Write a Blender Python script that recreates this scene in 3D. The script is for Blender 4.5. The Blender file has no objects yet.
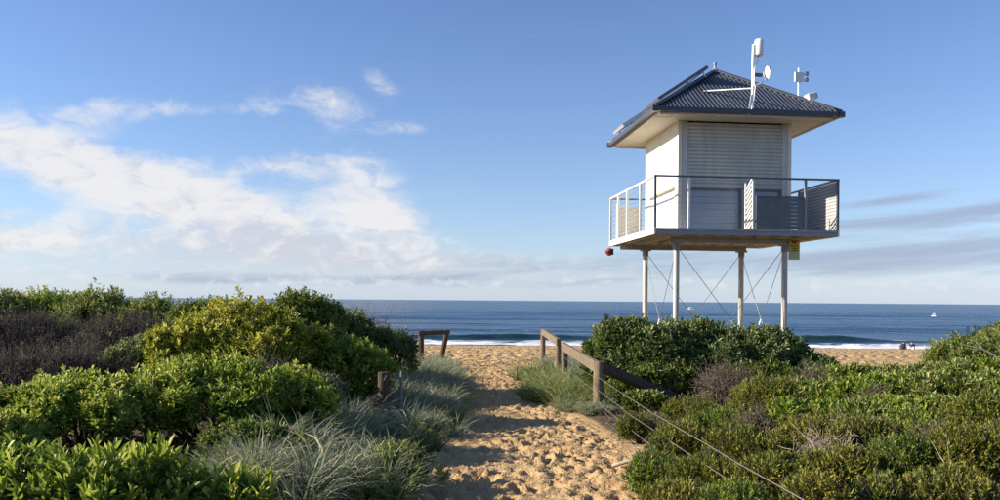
import bpy, math, random
import numpy as np
from mathutils import Vector, Matrix
R = math.radians
random.seed(7)
rng = np.random.default_rng(11)
scn = bpy.context.scene
COL = scn.collection

# ------------------------------------------------------------------ camera (eye 5 m above the sea, metres)
CAMZ, F, ROLL = 5.0, 0.825, 0.0082
cam = bpy.data.objects.new('camera', bpy.data.cameras.new('camera'))
COL.objects.link(cam)
cam.matrix_world = Matrix.Translation((0, 0, CAMZ)) @ Matrix.Rotation(R(90), 4, 'X') @ Matrix.Rotation(ROLL, 4, 'Z')
cam.data.sensor_width = 36
cam.data.lens = 36 * F
cam.data.shift_y = 0.0505
cam.data.clip_start = 0.05
cam.data.clip_end = 90000
scn.camera = cam

# ------------------------------------------------------------------ light
SUN_EL, SUN_AZ = R(22.5), R(-92)          # azimuth from +Y towards +X: low morning sun on the left
sd = Vector((math.sin(SUN_AZ) * math.cos(SUN_EL), math.cos(SUN_AZ) * math.cos(SUN_EL), math.sin(SUN_EL)))
sun = bpy.data.objects.new('sun', bpy.data.lights.new('sun', 'SUN'))
COL.objects.link(sun)
sun.data.energy = 4.9
sun.data.angle = R(0.53)
sun.data.color = (1.0, 0.90, 0.74)
sun.rotation_euler = sd.to_track_quat('Z', 'Y').to_euler()
sun.location = (-30, 3, 20)

scn.view_settings.view_transform = 'Standard'
scn.view_settings.look = 'None'
scn.view_settings.gamma = 1
scn.view_settings.use_curve_mapping = False
scn.view_settings.exposure = 0.98

W = bpy.data.worlds.new('World')
scn.world = W
W.use_nodes = True
wt = W.node_tree
wt.nodes.clear()


class NG:
    """tiny helper for building node graphs with arithmetic"""
    def __init__(s, t): s.t = t
    def n(s, typ, **kw):
        nd = s.t.nodes.new(typ)
        for k, v in kw.items(): setattr(nd, k, v)
        return nd
    def put(s, sock, v):
        if isinstance(v, bpy.types.NodeSocket): s.t.links.new(v, sock)
        elif v is not None: sock.default_value = v
    def m(s, op, a, b=None, c=None, clamp=False):
        nd = s.n('ShaderNodeMath', operation=op, use_clamp=clamp)
        for i, v in enumerate((a, b, c)):
            if v is not None: s.put(nd.inputs[i], v)
        return nd.outputs[0]
    def xyz(s, x, y, z=0.0):
        nd = s.n('ShaderNodeCombineXYZ')
        for i, v in enumerate((x, y, z)): s.put(nd.inputs[i], v)
        return nd.outputs[0]
    def noise(s, vec, scale, detail=4, rough=.55, dist=0.0, out=0):
        nd = s.n('ShaderNodeTexNoise')
        s.put(nd.inputs['Vector'], vec)
        nd.inputs['Scale'].default_value = scale
        nd.inputs['Detail'].default_value = detail
        nd.inputs['Roughness'].default_value = rough
        nd.inputs['Distortion'].default_value = dist
        return nd.outputs[out]
    def smooth(s, v, a, b):
        nd = s.n('ShaderNodeMapRange', interpolation_type='SMOOTHSTEP')
        s.put(nd.inputs[0], v)
        nd.inputs[1].default_value = a
        nd.inputs[2].default_value = b
        return nd.outputs[0]
    def mix(s, f, a, b):
        nd = s.n('ShaderNodeMix', data_type='RGBA')
        s.put(nd.inputs[0], f)
        s.put(nd.inputs[6], a)
        s.put(nd.inputs[7], b)
        return nd.outputs[2]
    def ramp(s, f, stops):
        nd = s.n('ShaderNodeValToRGB')
        s.put(nd.inputs[0], f)
        e = nd.color_ramp.elements
        while len(e) < len(stops): e.new(.5)
        for el, (p, c) in zip(e, stops):
            el.position = p
            el.color = (*c, 1) if len(c) == 3 else c
        return nd.outputs[0]


g = NG(wt)
tc = g.n('ShaderNodeTexCoord')
sep = g.n('ShaderNodeSeparateXYZ')
wt.links.new(tc.outputs['Generated'], sep.inputs[0])
dx, dy, dz = sep.outputs
sky = g.n('ShaderNodeTexSky', sky_type='NISHITA', sun_disc=False)
sky.sun_elevation = SUN_EL
sky.sun_rotation = SUN_AZ
sky.altitude = 0
sky.air_density = 1.0
sky.dust_density = 0.15
sky.ozone_density = 3.0
deg = 180 / math.pi
az = g.m('MULTIPLY', g.m('ARCTAN2', dx, dy), deg)
el = g.m('MULTIPLY', g.m('ARCSINE', dz), deg)
# cloud texture on a slightly curved layer above the sea
den = g.m('ADD', g.m('MAXIMUM', dz, 0.0), 0.10)
px_, py_ = g.m('DIVIDE', dx, den), g.m('DIVIDE', dy, den)
lay = g.xyz(px_, py_, 0.0)
ang = g.xyz(g.m('MULTIPLY', az, 0.055), g.m('MULTIPLY', el, 0.16), 3.0)
n_big = g.noise(ang, 1.6, 6, .58, .5)
n_fine = g.noise(g.xyz(g.m('MULTIPLY', az, 0.12), g.m('MULTIPLY', el, 0.24), 8.0), 2.2, 8, .62, .35)
n_lay = g.noise(lay, 0.75, 6, .6, .4)


def blob(a0, e0, sa, se, tilt):
    """soft coverage patch round a direction (degrees)"""
    c, s_ = math.cos(R(tilt)), math.sin(R(tilt))
    da, de = g.m('SUBTRACT', az, a0), g.m('SUBTRACT', el, e0)
    p = g.m('ADD', g.m('MULTIPLY', da, c / sa), g.m('MULTIPLY', de, s_ / sa))
    q = g.m('ADD', g.m('MULTIPLY', da, -s_ / se), g.m('MULTIPLY', de, c / se))
    r2 = g.m('ADD', g.m('MULTIPLY', p, p), g.m('MULTIPLY', q, q))
    return g.m('EXPONENT', g.m('MULTIPLY', r2, -1.0))


def wsum(items):
    acc = None
    for w_, b in items:
        v = g.m('MULTIPLY', b, w_)
        acc = v if acc is None else g.m('ADD', acc, v)
    return acc


cov = wsum([(.62, blob(-33, 9.3, 9, 2.0, -14)), (.62, blob(-24, 7.4, 8, 1.8, -16)), (.60, blob(-16, 5.2, 8, 1.9, -14)),
            (.52, blob(-9.3, 7.6, 3.4, 2.3, -25)), (.40, blob(-15, 8.9, 5, .9, 2)), (.40, blob(-7, 5.0, 4, 1.4, -20)),
            (.46, blob(-11.6, 12.9, 2.6, 1.2, -16)), (.34, blob(-16, 12.6, 1.6, .9, 0)), (.40, blob(-20.8, 12.1, 3.4, .7, 6)),
            (.34, blob(-8.3, 14.6, 1.5, .8, -40)), (.36, blob(-7, 11.6, 2.4, .55, 2)), (.30, blob(-26, 11.5, 3, .8, 10)),
            (.55, blob(-58, 11, 16, 3.4, 5)), (.52, blob(-14, 2.9, 13, 1.5, -3)), (.58, blob(-36, 3.6, 15, 1.5, -3)), (.30, blob(2, 2.6, 9, .9, -2))])
n_mid = g.noise(g.xyz(g.m('MULTIPLY', az, .33), g.m('MULTIPLY', el, .62), 12.0), 1.6, 6, .6, .6)
wisp = g.m('ADD', g.m('MULTIPLY', cov, 1.34), g.m('MULTIPLY', g.m('SUBTRACT', n_big, .5), 1.0))
wisp = g.m('ADD', wisp, g.m('MULTIPLY', g.m('SUBTRACT', n_fine, .5), .9))
wisp = g.m('ADD', wisp, g.m('MULTIPLY', g.m('SUBTRACT', n_mid, .5), 1.05))
gate = g.smooth(cov, .03, .25)
d_white = g.m('MULTIPLY', g.m('MULTIPLY', g.smooth(wisp, .10, 1.08), gate), .90)
# thin veil low over the horizon and grey streaks of stratus
veil = g.m('MULTIPLY', g.m('EXPONENT', g.m('MULTIPLY', g.m('ABSOLUTE', el), -.20)), .74)
veil = g.m('MULTIPLY', veil, g.m('ADD', .62, g.m('MULTIPLY', g.noise(g.xyz(g.m('MULTIPLY', az, .03), g.m('MULTIPLY', el, .5), 1.0), 2.0, 5, .55), .75)))
n_str = g.noise(g.xyz(g.m('MULTIPLY', az, .05), g.m('MULTIPLY', g.m('ADD', el, g.m('MULTIPLY', az, -.07)), .55), 5.0), 2.4, 7, .6, .5)
covg = wsum([(.70, blob(31, 5.7, 6.5, .62, 7)), (.62, blob(25.5, 6.5, 4.2, .34, 6)), (.42, blob(22, 5.0, 5, .4, 3)),
             (.66, blob(27, 3.0, 13, 1.1, 2)), (.36, blob(4, 2.6, 12, .8, 0)), (.55, blob(48, 5, 10, 1.0, 4)), (.45, blob(-9, 1.3, 16, .5, 0))])
d_grey = g.m('MULTIPLY', g.smooth(g.m('ADD', covg, g.m('MULTIPLY', g.m('SUBTRACT', n_str, .5), 1.0)), .06, .70), .72)
# small puffs of cumulus standing on the horizon
n_puff = g.noise(g.xyz(g.m('MULTIPLY', az, .5), g.m('MULTIPLY', el, .9), 2.0), 1.5, 6, .6, .2)
d_puff = g.m('MULTIPLY', g.smooth(g.m('ADD', n_puff, g.m('MULTIPLY', g.m('EXPONENT', g.m('MULTIPLY', g.m('POWER', g.m('SUBTRACT', el, 1.2), 2.0), -1.6)), .22)), .70, .86), .55)
c_white = g.mix(g.smooth(g.m('ADD', g.m('ADD', n_mid, g.m('MULTIPLY', g.m('SUBTRACT', n_big, .5), .8)), g.m('MULTIPLY', g.m('SUBTRACT', el, 5.0), .03)), .26, .66), (.325, .335, .375, 1), (.455, .445, .445, 1))
bg_sky = g.n('ShaderNodeBackground')
tn_ = g.n('ShaderNodeMix', data_type='RGBA', blend_type='MULTIPLY')
tn_.inputs[0].default_value = 1
wt.links.new(sky.outputs[0], tn_.inputs[6])
tn_.inputs[7].default_value = (.88, .94, 1.14, 1)
wt.links.new(tn_.outputs[2], bg_sky.inputs[0])
bg_sky.inputs[1].default_value = 0.075


def bg(col):
    b = g.n('ShaderNodeBackground')
    g.put(b.inputs[0], col)
    return b.outputs[0]


def mixs(f, a, b):
    nd = g.n('ShaderNodeMixShader')
    g.put(nd.inputs[0], f)
    wt.links.new(a, nd.inputs[1])
    wt.links.new(b, nd.inputs[2])
    return nd.outputs[0]


s1 = mixs(veil, bg_sky.outputs[0], bg((.29, .345, .445, 1)))
s2 = mixs(d_grey, s1, bg((.175, .205, .290, 1)))
s3 = mixs(d_white, s2, bg(c_white))
s4 = mixs(d_puff, s3, bg((.40, .415, .45, 1)))
wo = g.n('ShaderNodeOutputWorld')
wt.links.new(s4, wo.inputs[0])

# ------------------------------------------------------------------ general helpers
def tag(o, label=None, cat=None, group=None, kind=None):
    if label: o['label'] = label
    if cat: o['category'] = cat
    if group: o['group'] = group
    if kind: o['kind'] = kind
    return o


def empty(name, loc, rz=0, **kw):
    o = bpy.data.objects.new(name, None)
    COL.objects.link(o)
    o.location = loc
    o.rotation_euler = (0, 0, rz)
    o.empty_display_size = .2
    return tag(o, **kw)


def link(name, me, parent=None, **kw):
    o = bpy.data.objects.new(name, me)
    COL.objects.link(o)
    if parent: o.parent = parent
    return tag(o, **kw)


class MB:
    def __init__(s): s.v, s.f, s.sm = [], [], []
    def add(s, vs, fs, smooth=False):
        o = len(s.v)
        s.v += [tuple(p) for p in vs]
        s.f += [tuple(i + o for i in f) for f in fs]
        s.sm += [smooth] * len(fs)
        return s
    def box(s, c, d, M=None):
        x, y, z = (k / 2 for k in d)
        vs = [Vector((a * x, b * y, e * z)) for a, b, e in ((-1,-1,-1),(1,-1,-1),(1,1,-1),(-1,1,-1),(-1,-1,1),(1,-1,1),(1,1,1),(-1,1,1))]
        if M: vs = [M @ p for p in vs]
        vs = [p + Vector(c) for p in vs]
        return s.add(vs, [(0,3,2,1),(4,5,6,7),(0,1,5,4),(1,2,6,5),(2,3,7,6),(3,0,4,7)])
    def bar(s, a, b, w, h=None, up=(0, 0, 1), n=0):
        """box bar from a to b; w across, h along 'up'"""
        a, b = Vector(a), Vector(b)
        h = h or w
        d = (b - a).normalized()
        u = Vector(up)
        if abs(d.dot(u)) > .98: u = Vector((0, 1, 0))
        sd_ = d.cross(u).normalized()
        u = sd_.cross(d)
        return s.box((a + b) / 2, (w, h, (b - a).length), Matrix((sd_, u, d)).transposed())
    def tube(s, a, b, r0, r1=None, n=10, caps=True):
        a, b = Vector(a), Vector(b)
        r1 = r0 if r1 is None else r1
        d = (b - a).normalized()
        e1 = d.orthogonal().normalized()
        e2 = d.cross(e1)
        vs = []
        for p, r in ((a, r0), (b, r1)):
            for k in range(n):
                t = 2 * math.pi * k / n
                vs.append(p + (e1 * math.cos(t) + e2 * math.sin(t)) * r)
        s.add(vs, [(k, (k + 1) % n, n + (k + 1) % n, n + k) for k in range(n)], True)
        if caps:
            s.add(vs[:n], [tuple(range(n))[::-1]])
            s.add(vs[n:], [tuple(range(n))])
        return s
    def path(s, pts, rad, n=6):
        for i in range(len(pts) - 1):
            ra = rad[i] if hasattr(rad, '__len__') else rad
            rb = rad[i + 1] if hasattr(rad, '__len__') else rad
            s.tube(pts[i], pts[i + 1], ra, rb, n, i in (0, len(pts) - 2))
        return s
    def lathe(s, prof, n=14, M=None):
        vs = []
        for r, z in prof:
            for k in range(n):
                t = 2 * math.pi * k / n
                vs.append(Vector((r * math.cos(t), r * math.sin(t), z)))
        if M: vs = [M @ p for p in vs]
        fs = []
        for i in range(len(prof) - 1):
            for k in range(n):
                fs.append((i * n + k, i * n + (k + 1) % n, (i + 1) * n + (k + 1) % n, (i + 1) * n + k))
        fs += [tuple(range(n))[::-1], tuple(range((len(prof) - 1) * n, len(prof) * n))]
        return s.add(vs, fs, True)
    def mesh(s, name, mat):
        me = bpy.data.meshes.new(name)
        me.from_pydata(s.v, [], s.f)
        me.polygons.foreach_set('use_smooth', s.sm)
        if mat: me.materials.append(mat)
        me.update()
        return me
    def build(s, name, mat, parent=None, bevel=0, **kw):
        o = link(name, s.mesh(name, mat), parent, **kw)
        if bevel:
            m = o.modifiers.new('bevel', 'BEVEL')
            m.width = bevel
            m.segments = 2
            m.limit_method = 'ANGLE'
        return o


def np_mesh(name, V, quads=None, tris=None, mat=None, smooth=False, attrs=None):
    V = np.asarray(V, np.float32).reshape(-1, 3)
    parts, sizes = [], []
    for a, k in ((quads, 4), (tris, 3)):
        if a is not None and len(a):
            parts.append(np.asarray(a, np.int32).ravel())
            sizes.append(np.full(len(a), k, np.int32))
    li, sz = np.concatenate(parts), np.concatenate(sizes)
    me = bpy.data.meshes.new(name)
    me.vertices.add(len(V))
    me.vertices.foreach_set('co', V.ravel())
    me.loops.add(len(li))
    me.loops.foreach_set('vertex_index', li)
    me.polygons.add(len(sz))
    st = np.zeros(len(sz), np.int32)
    st[1:] = np.cumsum(sz)[:-1]
    me.polygons.foreach_set('loop_start', st)
    me.polygons.foreach_set('loop_total', sz)
    if smooth: me.polygons.foreach_set('use_smooth', np.ones(len(sz), bool))
    for k, v in (attrs or {}).items():
        at = me.attributes.new(k, 'FLOAT', 'POINT')
        at.data.foreach_set('value', np.asarray(v, np.float32).ravel())
    if mat: me.materials.append(mat)
    me.update(calc_edges=True)
    return me


def unit(a): return a / np.maximum(np.linalg.norm(a, axis=-1, keepdims=True), 1e-9)


def vnoise(x, y, seed=0):
    """smooth value noise in numpy, 0..1"""
    xi, yi = np.floor(x).astype(np.int64), np.floor(y).astype(np.int64)
    fx, fy = x - xi, y - yi
    fx, fy = fx * fx * (3 - 2 * fx), fy * fy * (3 - 2 * fy)
    def h(a, b):
        n = (a * 374761393 + b * 668265263 + seed * 974711) & 0xffffffff
        n = ((n ^ (n >> 13)) * 1274126177) & 0xffffffff
        return ((n ^ (n >> 16)) & 0xffff) / 65535.0
    return (h(xi, yi) * (1 - fx) + h(xi + 1, yi) * fx) * (1 - fy) + (h(xi, yi + 1) * (1 - fx) + h(xi + 1, yi + 1) * fx) * fy


def sstep(x, a, b):
    t = np.clip((x - a) / (b - a), 0, 1)
    return t * t * (3 - 2 * t)


def wx(px, Y): return (px - 500) / (1000 * F) * Y
def wz(py, Y, px=500): return CAMZ - (py - 300.5 - ROLL * (px - 500)) / (1000 * F) * Y

# ------------------------------------------------------------------ materials
def mat(name, col, rough=.6, metal=0, spec=.5, vary=0, vscale=6, bump=0, bscale=30, stretch=None, col2=None):
    m = bpy.data.materials.new(name)
    m.use_nodes = True
    q = NG(m.node_tree)
    b = m.node_tree.nodes['Principled BSDF']
    b.inputs['Roughness'].default_value = rough
    b.inputs['Metallic'].default_value = metal
    b.inputs['Specular IOR Level'].default_value = spec
    t = q.n('ShaderNodeTexCoord').outputs['Object']
    if stretch:
        mp = q.n('ShaderNodeMapping')
        mp.inputs['Scale'].default_value = stretch
        q.put(mp.inputs[0], t)
        t = mp.outputs[0]
    c = (*col, 1)
    if vary or col2:
        n = q.noise(t, vscale, 6, .65)
        c2 = (*(col2 or [k * (1 - vary) for k in col]), 1)
        c = q.mix(q.smooth(n, .35, .68), c, c2)
    q.put(b.inputs['Base Color'], c)
    if bump:
        bn = q.n('ShaderNodeBump')
        bn.inputs['Strength'].default_value = bump
        bn.inputs['Distance'].default_value = .02
        q.put(bn.inputs['Height'], q.noise(t, bscale, 5, .6))
        q.put(b.inputs['Normal'], bn.outputs[0])
    return m


def leaf_mat(name, stops, trans=.35, rough=.42, spec=.4):
    m = bpy.data.materials.new(name)
    m.use_nodes = True
    t = m.node_tree
    q = NG(t)
    b = t.nodes['Principled BSDF']
    a = q.n('ShaderNodeAttribute', attribute_name='tint')
    c = q.ramp(a.outputs['Fac'], stops)
    q.put(b.inputs['Base Color'], c)
    b.inputs['Roughness'].default_value = rough
    b.inputs['Specular IOR Level'].default_value = spec
    tr = q.n('ShaderNodeBsdfTranslucent')
    q.put(tr.inputs[0], q.mix(1.0, c, c) if False else c)
    mx = q.n('ShaderNodeMixShader')
    mx.inputs[0].default_value = trans
    t.links.new(b.outputs[0], mx.inputs[1])
    t.links.new(tr.outputs[0], mx.inputs[2])
    t.links.new(mx.outputs[0], t.nodes['Material Output'].inputs[0])
    return m


M = {}
M['cream'] = mat('cream_paint', (.74, .70, .60), .55, vary=.10, vscale=2.5)
M['wall'] = mat('cream_cladding', (.80, .76, .66), .5, vary=.16, vscale=1.6, stretch=(3.5, 3.5, .5))
M['shutter'] = mat('grey_cream_shutter', (.54, .55, .52), .5, vary=.20, vscale=1.5, stretch=(3, 3, .6))
M['bluepanel'] = mat('blue_grey_panel', (.27, .34, .44), .45, vary=.2, vscale=1.2)
M['frame'] = mat('window_frame', (.40, .41, .42), .5, vary=.1)
M['darkrail'] = mat('dark_grey_rail', (.12, .13, .15), .45, vary=.2)
M['greyrail'] = mat('grey_rail_paint', (.30, .31, .33), .5, vary=.15)
M['whitepost'] = mat('white_post_paint', (.78, .77, .72), .5, vary=.08)
M['slat'] = mat('grey_louvre', (.16, .165, .175), .5, vary=.2, vscale=4)
M['louvre_light'] = mat('light_grey_louvre', (.38, .385, .39), .5, vary=.15, vscale=4)
M['steel'] = mat('galvanised_steel', (.50, .47, .42), .5, .25, col2=(.42, .37, .31), vscale=2.2, stretch=(3, 3, 1))
M['cable'] = mat('steel_cable', (.30, .30, .30), .4, .7)
M['navy'] = mat('navy_roof_metal', (.055, .061, .082), .33, vary=.25, vscale=3)
M['soffit'] = mat('soffit_board', (.66, .62, .54), .65, vary=.12, vscale=2)
M['underdeck'] = mat('deck_timber', (.50, .46, .40), .8, vary=.4, vscale=5, stretch=(1, 8, 8))
M['solar'] = mat('solar_glass', (.012, .016, .03), .12, spec=.6)
M['alu'] = mat('aluminium', (.72, .72, .70), .4, .6)
M['white'] = mat('white_plastic', (.78, .78, .76), .45)
M['black'] = mat('black_rubber', (.02, .02, .022), .6)
M['red'] = mat('red_paint', (.45, .03, .03), .5, vary=.3)
M['yellow'] = mat('yellow_sign_paint', (.72, .55, .03), .5, vary=.12)
M['signgrey'] = mat('pale_sign_panel', (.55, .58, .45), .5, vary=.1)
M['wood'] = mat('weathered_timber', (.255, .19, .125), .85, spec=.2, col2=(.085, .065, .05), vscale=7, bump=.6, bscale=14, stretch=(6, 6, .7))
M['wood_shade_dark'] = mat('shade_dark_timber', (.105, .08, .06), .9, spec=.15, col2=(.05, .038, .03), vscale=7, bump=.6, bscale=14, stretch=(6, 6, .7))  # left frame and brace log: their shade is put into a darker timber colour
M['rope'] = mat('grey_fence_wire', (.20, .19, .17), .6, .2, vary=.3, vscale=20)
M['bark'] = mat('grey_bark', (.10, .08, .065), .9, spec=.2, vary=.4, vscale=20)
M['deadtwig'] = mat('dead_twigs', (.135, .112, .098), .9, spec=.15, col2=(.04, .032, .03), vscale=9)
M['browntwig'] = mat('dry_brown_twigs', (.19, .15, .115), .9, spec=.15, col2=(.09, .068, .055), vscale=12)
M['paletwig'] = mat('bleached_twigs', (.46, .38, .28), .85, spec=.2, col2=(.25, .2, .15), vscale=12)

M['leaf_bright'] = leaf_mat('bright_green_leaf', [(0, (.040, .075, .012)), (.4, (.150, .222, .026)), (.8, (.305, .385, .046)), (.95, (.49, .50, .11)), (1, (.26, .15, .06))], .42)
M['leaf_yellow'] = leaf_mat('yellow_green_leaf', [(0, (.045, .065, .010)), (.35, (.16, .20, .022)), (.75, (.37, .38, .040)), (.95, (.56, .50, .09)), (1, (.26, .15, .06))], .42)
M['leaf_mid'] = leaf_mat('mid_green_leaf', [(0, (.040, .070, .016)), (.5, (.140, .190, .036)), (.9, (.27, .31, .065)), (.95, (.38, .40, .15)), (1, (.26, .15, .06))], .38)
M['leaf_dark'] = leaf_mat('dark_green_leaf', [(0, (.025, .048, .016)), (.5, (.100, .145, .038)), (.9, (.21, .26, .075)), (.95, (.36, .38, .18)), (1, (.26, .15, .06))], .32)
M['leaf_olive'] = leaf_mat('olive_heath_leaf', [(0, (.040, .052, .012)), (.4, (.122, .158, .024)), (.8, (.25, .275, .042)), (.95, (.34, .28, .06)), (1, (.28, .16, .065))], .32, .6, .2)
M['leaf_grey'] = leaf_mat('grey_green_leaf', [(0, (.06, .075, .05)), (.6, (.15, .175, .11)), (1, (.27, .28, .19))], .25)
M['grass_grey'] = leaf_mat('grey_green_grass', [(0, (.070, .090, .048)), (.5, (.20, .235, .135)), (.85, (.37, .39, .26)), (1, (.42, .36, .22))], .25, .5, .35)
M['grass_green'] = leaf_mat('green_grass', [(0, (.055, .085, .022)), (.55, (.165, .215, .060)), (.9, (.30, .32, .12)), (1, (.36, .31, .16))], .3, .5, .35)
M['litter'] = leaf_mat('leaf_litter', [(0, (.05, .035, .025)), (.5, (.12, .085, .05)), (.8, (.20, .15, .09)), (1, (.08, .10, .03))], .1, .8, .1)

# sand: golden and coarse, turning to litter soil under the scrub
ms = bpy.data.materials.new('golden_sand')
ms.use_nodes = True
q = NG(ms.node_tree)
b = ms.node_tree.nodes['Principled BSDF']
pos = q.n('ShaderNodeNewGeometry').outputs['Position']
n1 = q.noise(pos, 1.3, 5, .6)
n2 = q.noise(pos, 45, 3, .7)
c = q.mix(q.smooth(n1, .3, .7), (.465, .300, .140, 1), (.515, .350, .176, 1))
c = q.mix(q.smooth(n2, .45, .75), c, (.36, .228, .108, 1))
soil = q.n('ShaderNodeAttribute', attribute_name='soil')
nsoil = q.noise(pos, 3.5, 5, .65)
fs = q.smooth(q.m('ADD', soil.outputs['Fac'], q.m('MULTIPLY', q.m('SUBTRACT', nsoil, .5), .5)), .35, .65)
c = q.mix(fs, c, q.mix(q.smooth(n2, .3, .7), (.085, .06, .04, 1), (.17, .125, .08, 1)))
wet = q.n('ShaderNodeAttribute', attribute_name='wet')
c = q.mix(wet.outputs['Fac'], c, (.30, .21, .125, 1))
q.put(b.inputs['Base Color'], c)
q.put(b.inputs['Roughness'], q.m('SUBTRACT', .92, q.m('MULTIPLY', wet.outputs['Fac'], .6)))
b.inputs['Specular IOR Level'].default_value = .2
vor = q.n('ShaderNodeTexVoronoi', feature='SMOOTH_F1')
q.put(vor.inputs['Vector'], q.noise(pos, 1.1, 2, .5, out=1) if False else pos)
vor.inputs['Scale'].default_value = 2.6
spb = q.n('ShaderNodeSeparateXYZ')
q.put(spb.inputs[0], pos)
far = q.smooth(spb.outputs[1], 24, 34)
pits = q.m('MULTIPLY', q.m('MULTIPLY', q.smooth(vor.outputs['Distance'], .08, .55), far), 1.9)
hgt = q.m('ADD', q.m('ADD', pits, q.m('MULTIPLY', q.noise(pos, 5.0, 5, .62), 1.0)), q.m('MULTIPLY', q.noise(pos, 60, 3, .6), .10))
bn = q.n('ShaderNodeBump')
bn.inputs['Strength'].default_value = .9
bn.inputs['Distance'].default_value = .10
q.put(bn.inputs['Height'], hgt)
q.put(b.inputs['Normal'], bn.outputs[0])
M['sand'] = ms

# sea water with foam
mw = bpy.data.materials.new('sea_water')
mw.use_nodes = True
q = NG(mw.node_tree)
b = mw.node_tree.nodes['Principled BSDF']
pos = q.n('ShaderNodeNewGeometry').outputs['Position']
sp = q.n('ShaderNodeSeparateXYZ')
q.put(sp.inputs[0], pos)
dist = sp.outputs[1]
foam = q.n('ShaderNodeAttribute', attribute_name='foam').outputs['Fac']
shal = q.n('ShaderNodeAttribute', attribute_name='shallow').outputs['Fac']
v1 = q.xyz(q.m('MULTIPLY', sp.outputs[0], .25), sp.outputs[1], 0.0)
nf = q.noise(q.xyz(q.m('MULTIPLY', sp.outputs[0], .35), sp.outputs[1], 0.0), .9, 6, .65, .4)
ff = q.smooth(q.m('ADD', foam, q.m('MULTIPLY', q.m('SUBTRACT', nf, .5), 1.9)), .40, .66)
ff = q.m('MULTIPLY', ff, q.smooth(foam, .02, .2))
nb = q.noise(q.xyz(q.m('MULTIPLY', sp.outputs[0], .006), q.m('MULTIPLY', sp.outputs[1], .004), 0.0), 1.0, 5, .6)
c = q.mix(q.smooth(nb, .35, .65), (.012, .044, .092, 1), (.020, .062, .122, 1))
c = q.mix(shal, c, (.010, .030, .018, 1))
c = q.mix(ff, c, (.80, .80, .78, 1))
q.put(b.inputs['Base Color'], c)
q.put(b.inputs['Roughness'], q.m('ADD', .22, q.m('MULTIPLY', ff, .5)))
b.inputs['IOR'].default_value = 1.33
b.inputs['Specular IOR Level'].default_value = .38
h = q.m('ADD', q.m('MULTIPLY', q.noise(v1, .45, 4, .6), 1.0), q.m('MULTIPLY', q.noise(q.xyz(q.m('MULTIPLY', sp.outputs[0], .12), q.m('MULTIPLY', sp.outputs[1], .35), 4.0), .16, 4, .6), 3.0))
bn = q.n('ShaderNodeBump')
bn.inputs['Strength'].default_value = 1.0
bn.inputs['Distance'].default_value = 1.1
q.put(bn.inputs['Height'], h)
q.put(b.inputs['Normal'], bn.outputs[0])
M['sea'] = mw

# ------------------------------------------------------------------ ground: dune, path and beach in one sheet
def path_l(y): return np.interp(y, [0, 7.3, 13, 20, 24, 27, 30], [-.75, -.75, -.72, -.85, -1.3, -2.6, -8])
def path_r(y): return np.interp(y, [0, 7.3, 9.0, 10.5, 13, 16, 20, 23.5, 26, 29], [1.2, 1.2, 1.4, 1.45, 1.1, .62, .62, 1.1, 2.6, 9])


def terrain(x, y):
    x, y = np.asarray(x, float), np.asarray(y, float)
    z = np.interp(y, [-60, 0, 5, 14, 28, 92, 130, 260], [3.4, 3.4, 3.36, 3.05, 2.88, 0.0, -1.5, -9])
    d = np.maximum(np.maximum(path_l(y) - x, x - path_r(y)), 0)
    fade = 1 - sstep(y, 15, 24)
    z = z + np.where(x > 0, .05 + .14 * sstep(x, 1.8, 3.2), .20) * sstep(d, 0, 1.1) * fade + .12 * sstep(np.abs(x), 2.5, 8) * (1 - sstep(y, 17, 27))
    z = z + (vnoise(x * .35, y * .35, 3) - .5) * .16 * (1 - sstep(y, 40, 80))
    return z


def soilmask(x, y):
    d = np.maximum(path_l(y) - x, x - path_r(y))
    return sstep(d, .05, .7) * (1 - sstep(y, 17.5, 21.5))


def grow(a, step, end, k=1.18):
    out = []
    while a < end:
        a += step
        step *= k
        out.append(a)
    return out


xs = np.arange(-2.0, 2.6, .04)
xs = np.concatenate([-np.array(grow(2.0, .07, 1500, 1.13))[::-1], xs, np.array(grow(2.56, .07, 1500, 1.13))])
ys = np.concatenate([-np.array(grow(-4, .4, 300, 1.2))[::-1], np.arange(4, 20, .04), np.arange(20, 34, .07), np.arange(34, 62, .16), np.array(grow(62, .3, 104, 1.01)), np.array(grow(105, 1, 260, 1.2))])
X, Y = np.meshgrid(xs, ys)
Z = terrain(X, Y)
lump = (vnoise(X * 5, Y * 5, 1) - .5) * .024 + (vnoise(X * 13, Y * 13, 2) - .5) * .016
onp = 1 - soilmask(X, Y)
Z += lump * onp * (1 - sstep(Y, 55, 90))
Z += (vnoise(X * 2.1, Y * 2.1, 9) - .5) * .10 * sstep(Y, 22, 28) * (1 - sstep(Y, 60, 90))


def stamp(x0, y0, a, b_, th, dep):
    i0, i1 = np.searchsorted(xs, (x0 - 2.2 * a, x0 + 2.2 * a))
    j0, j1 = np.searchsorted(ys, (y0 - 2.2 * a, y0 + 2.2 * a))
    xx, yy = X[j0:j1, i0:i1] - x0, Y[j0:j1, i0:i1] - y0
    u = (xx * math.cos(th) + yy * math.sin(th)) / b_
    v = (-xx * math.sin(th) + yy * math.cos(th)) / a
    r = np.sqrt(u * u + v * v)
    Z[j0:j1, i0:i1] += -dep * np.exp(-(r ** 4)) + dep * .55 * np.exp(-((r - 1.35) / .32) ** 2)


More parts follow.
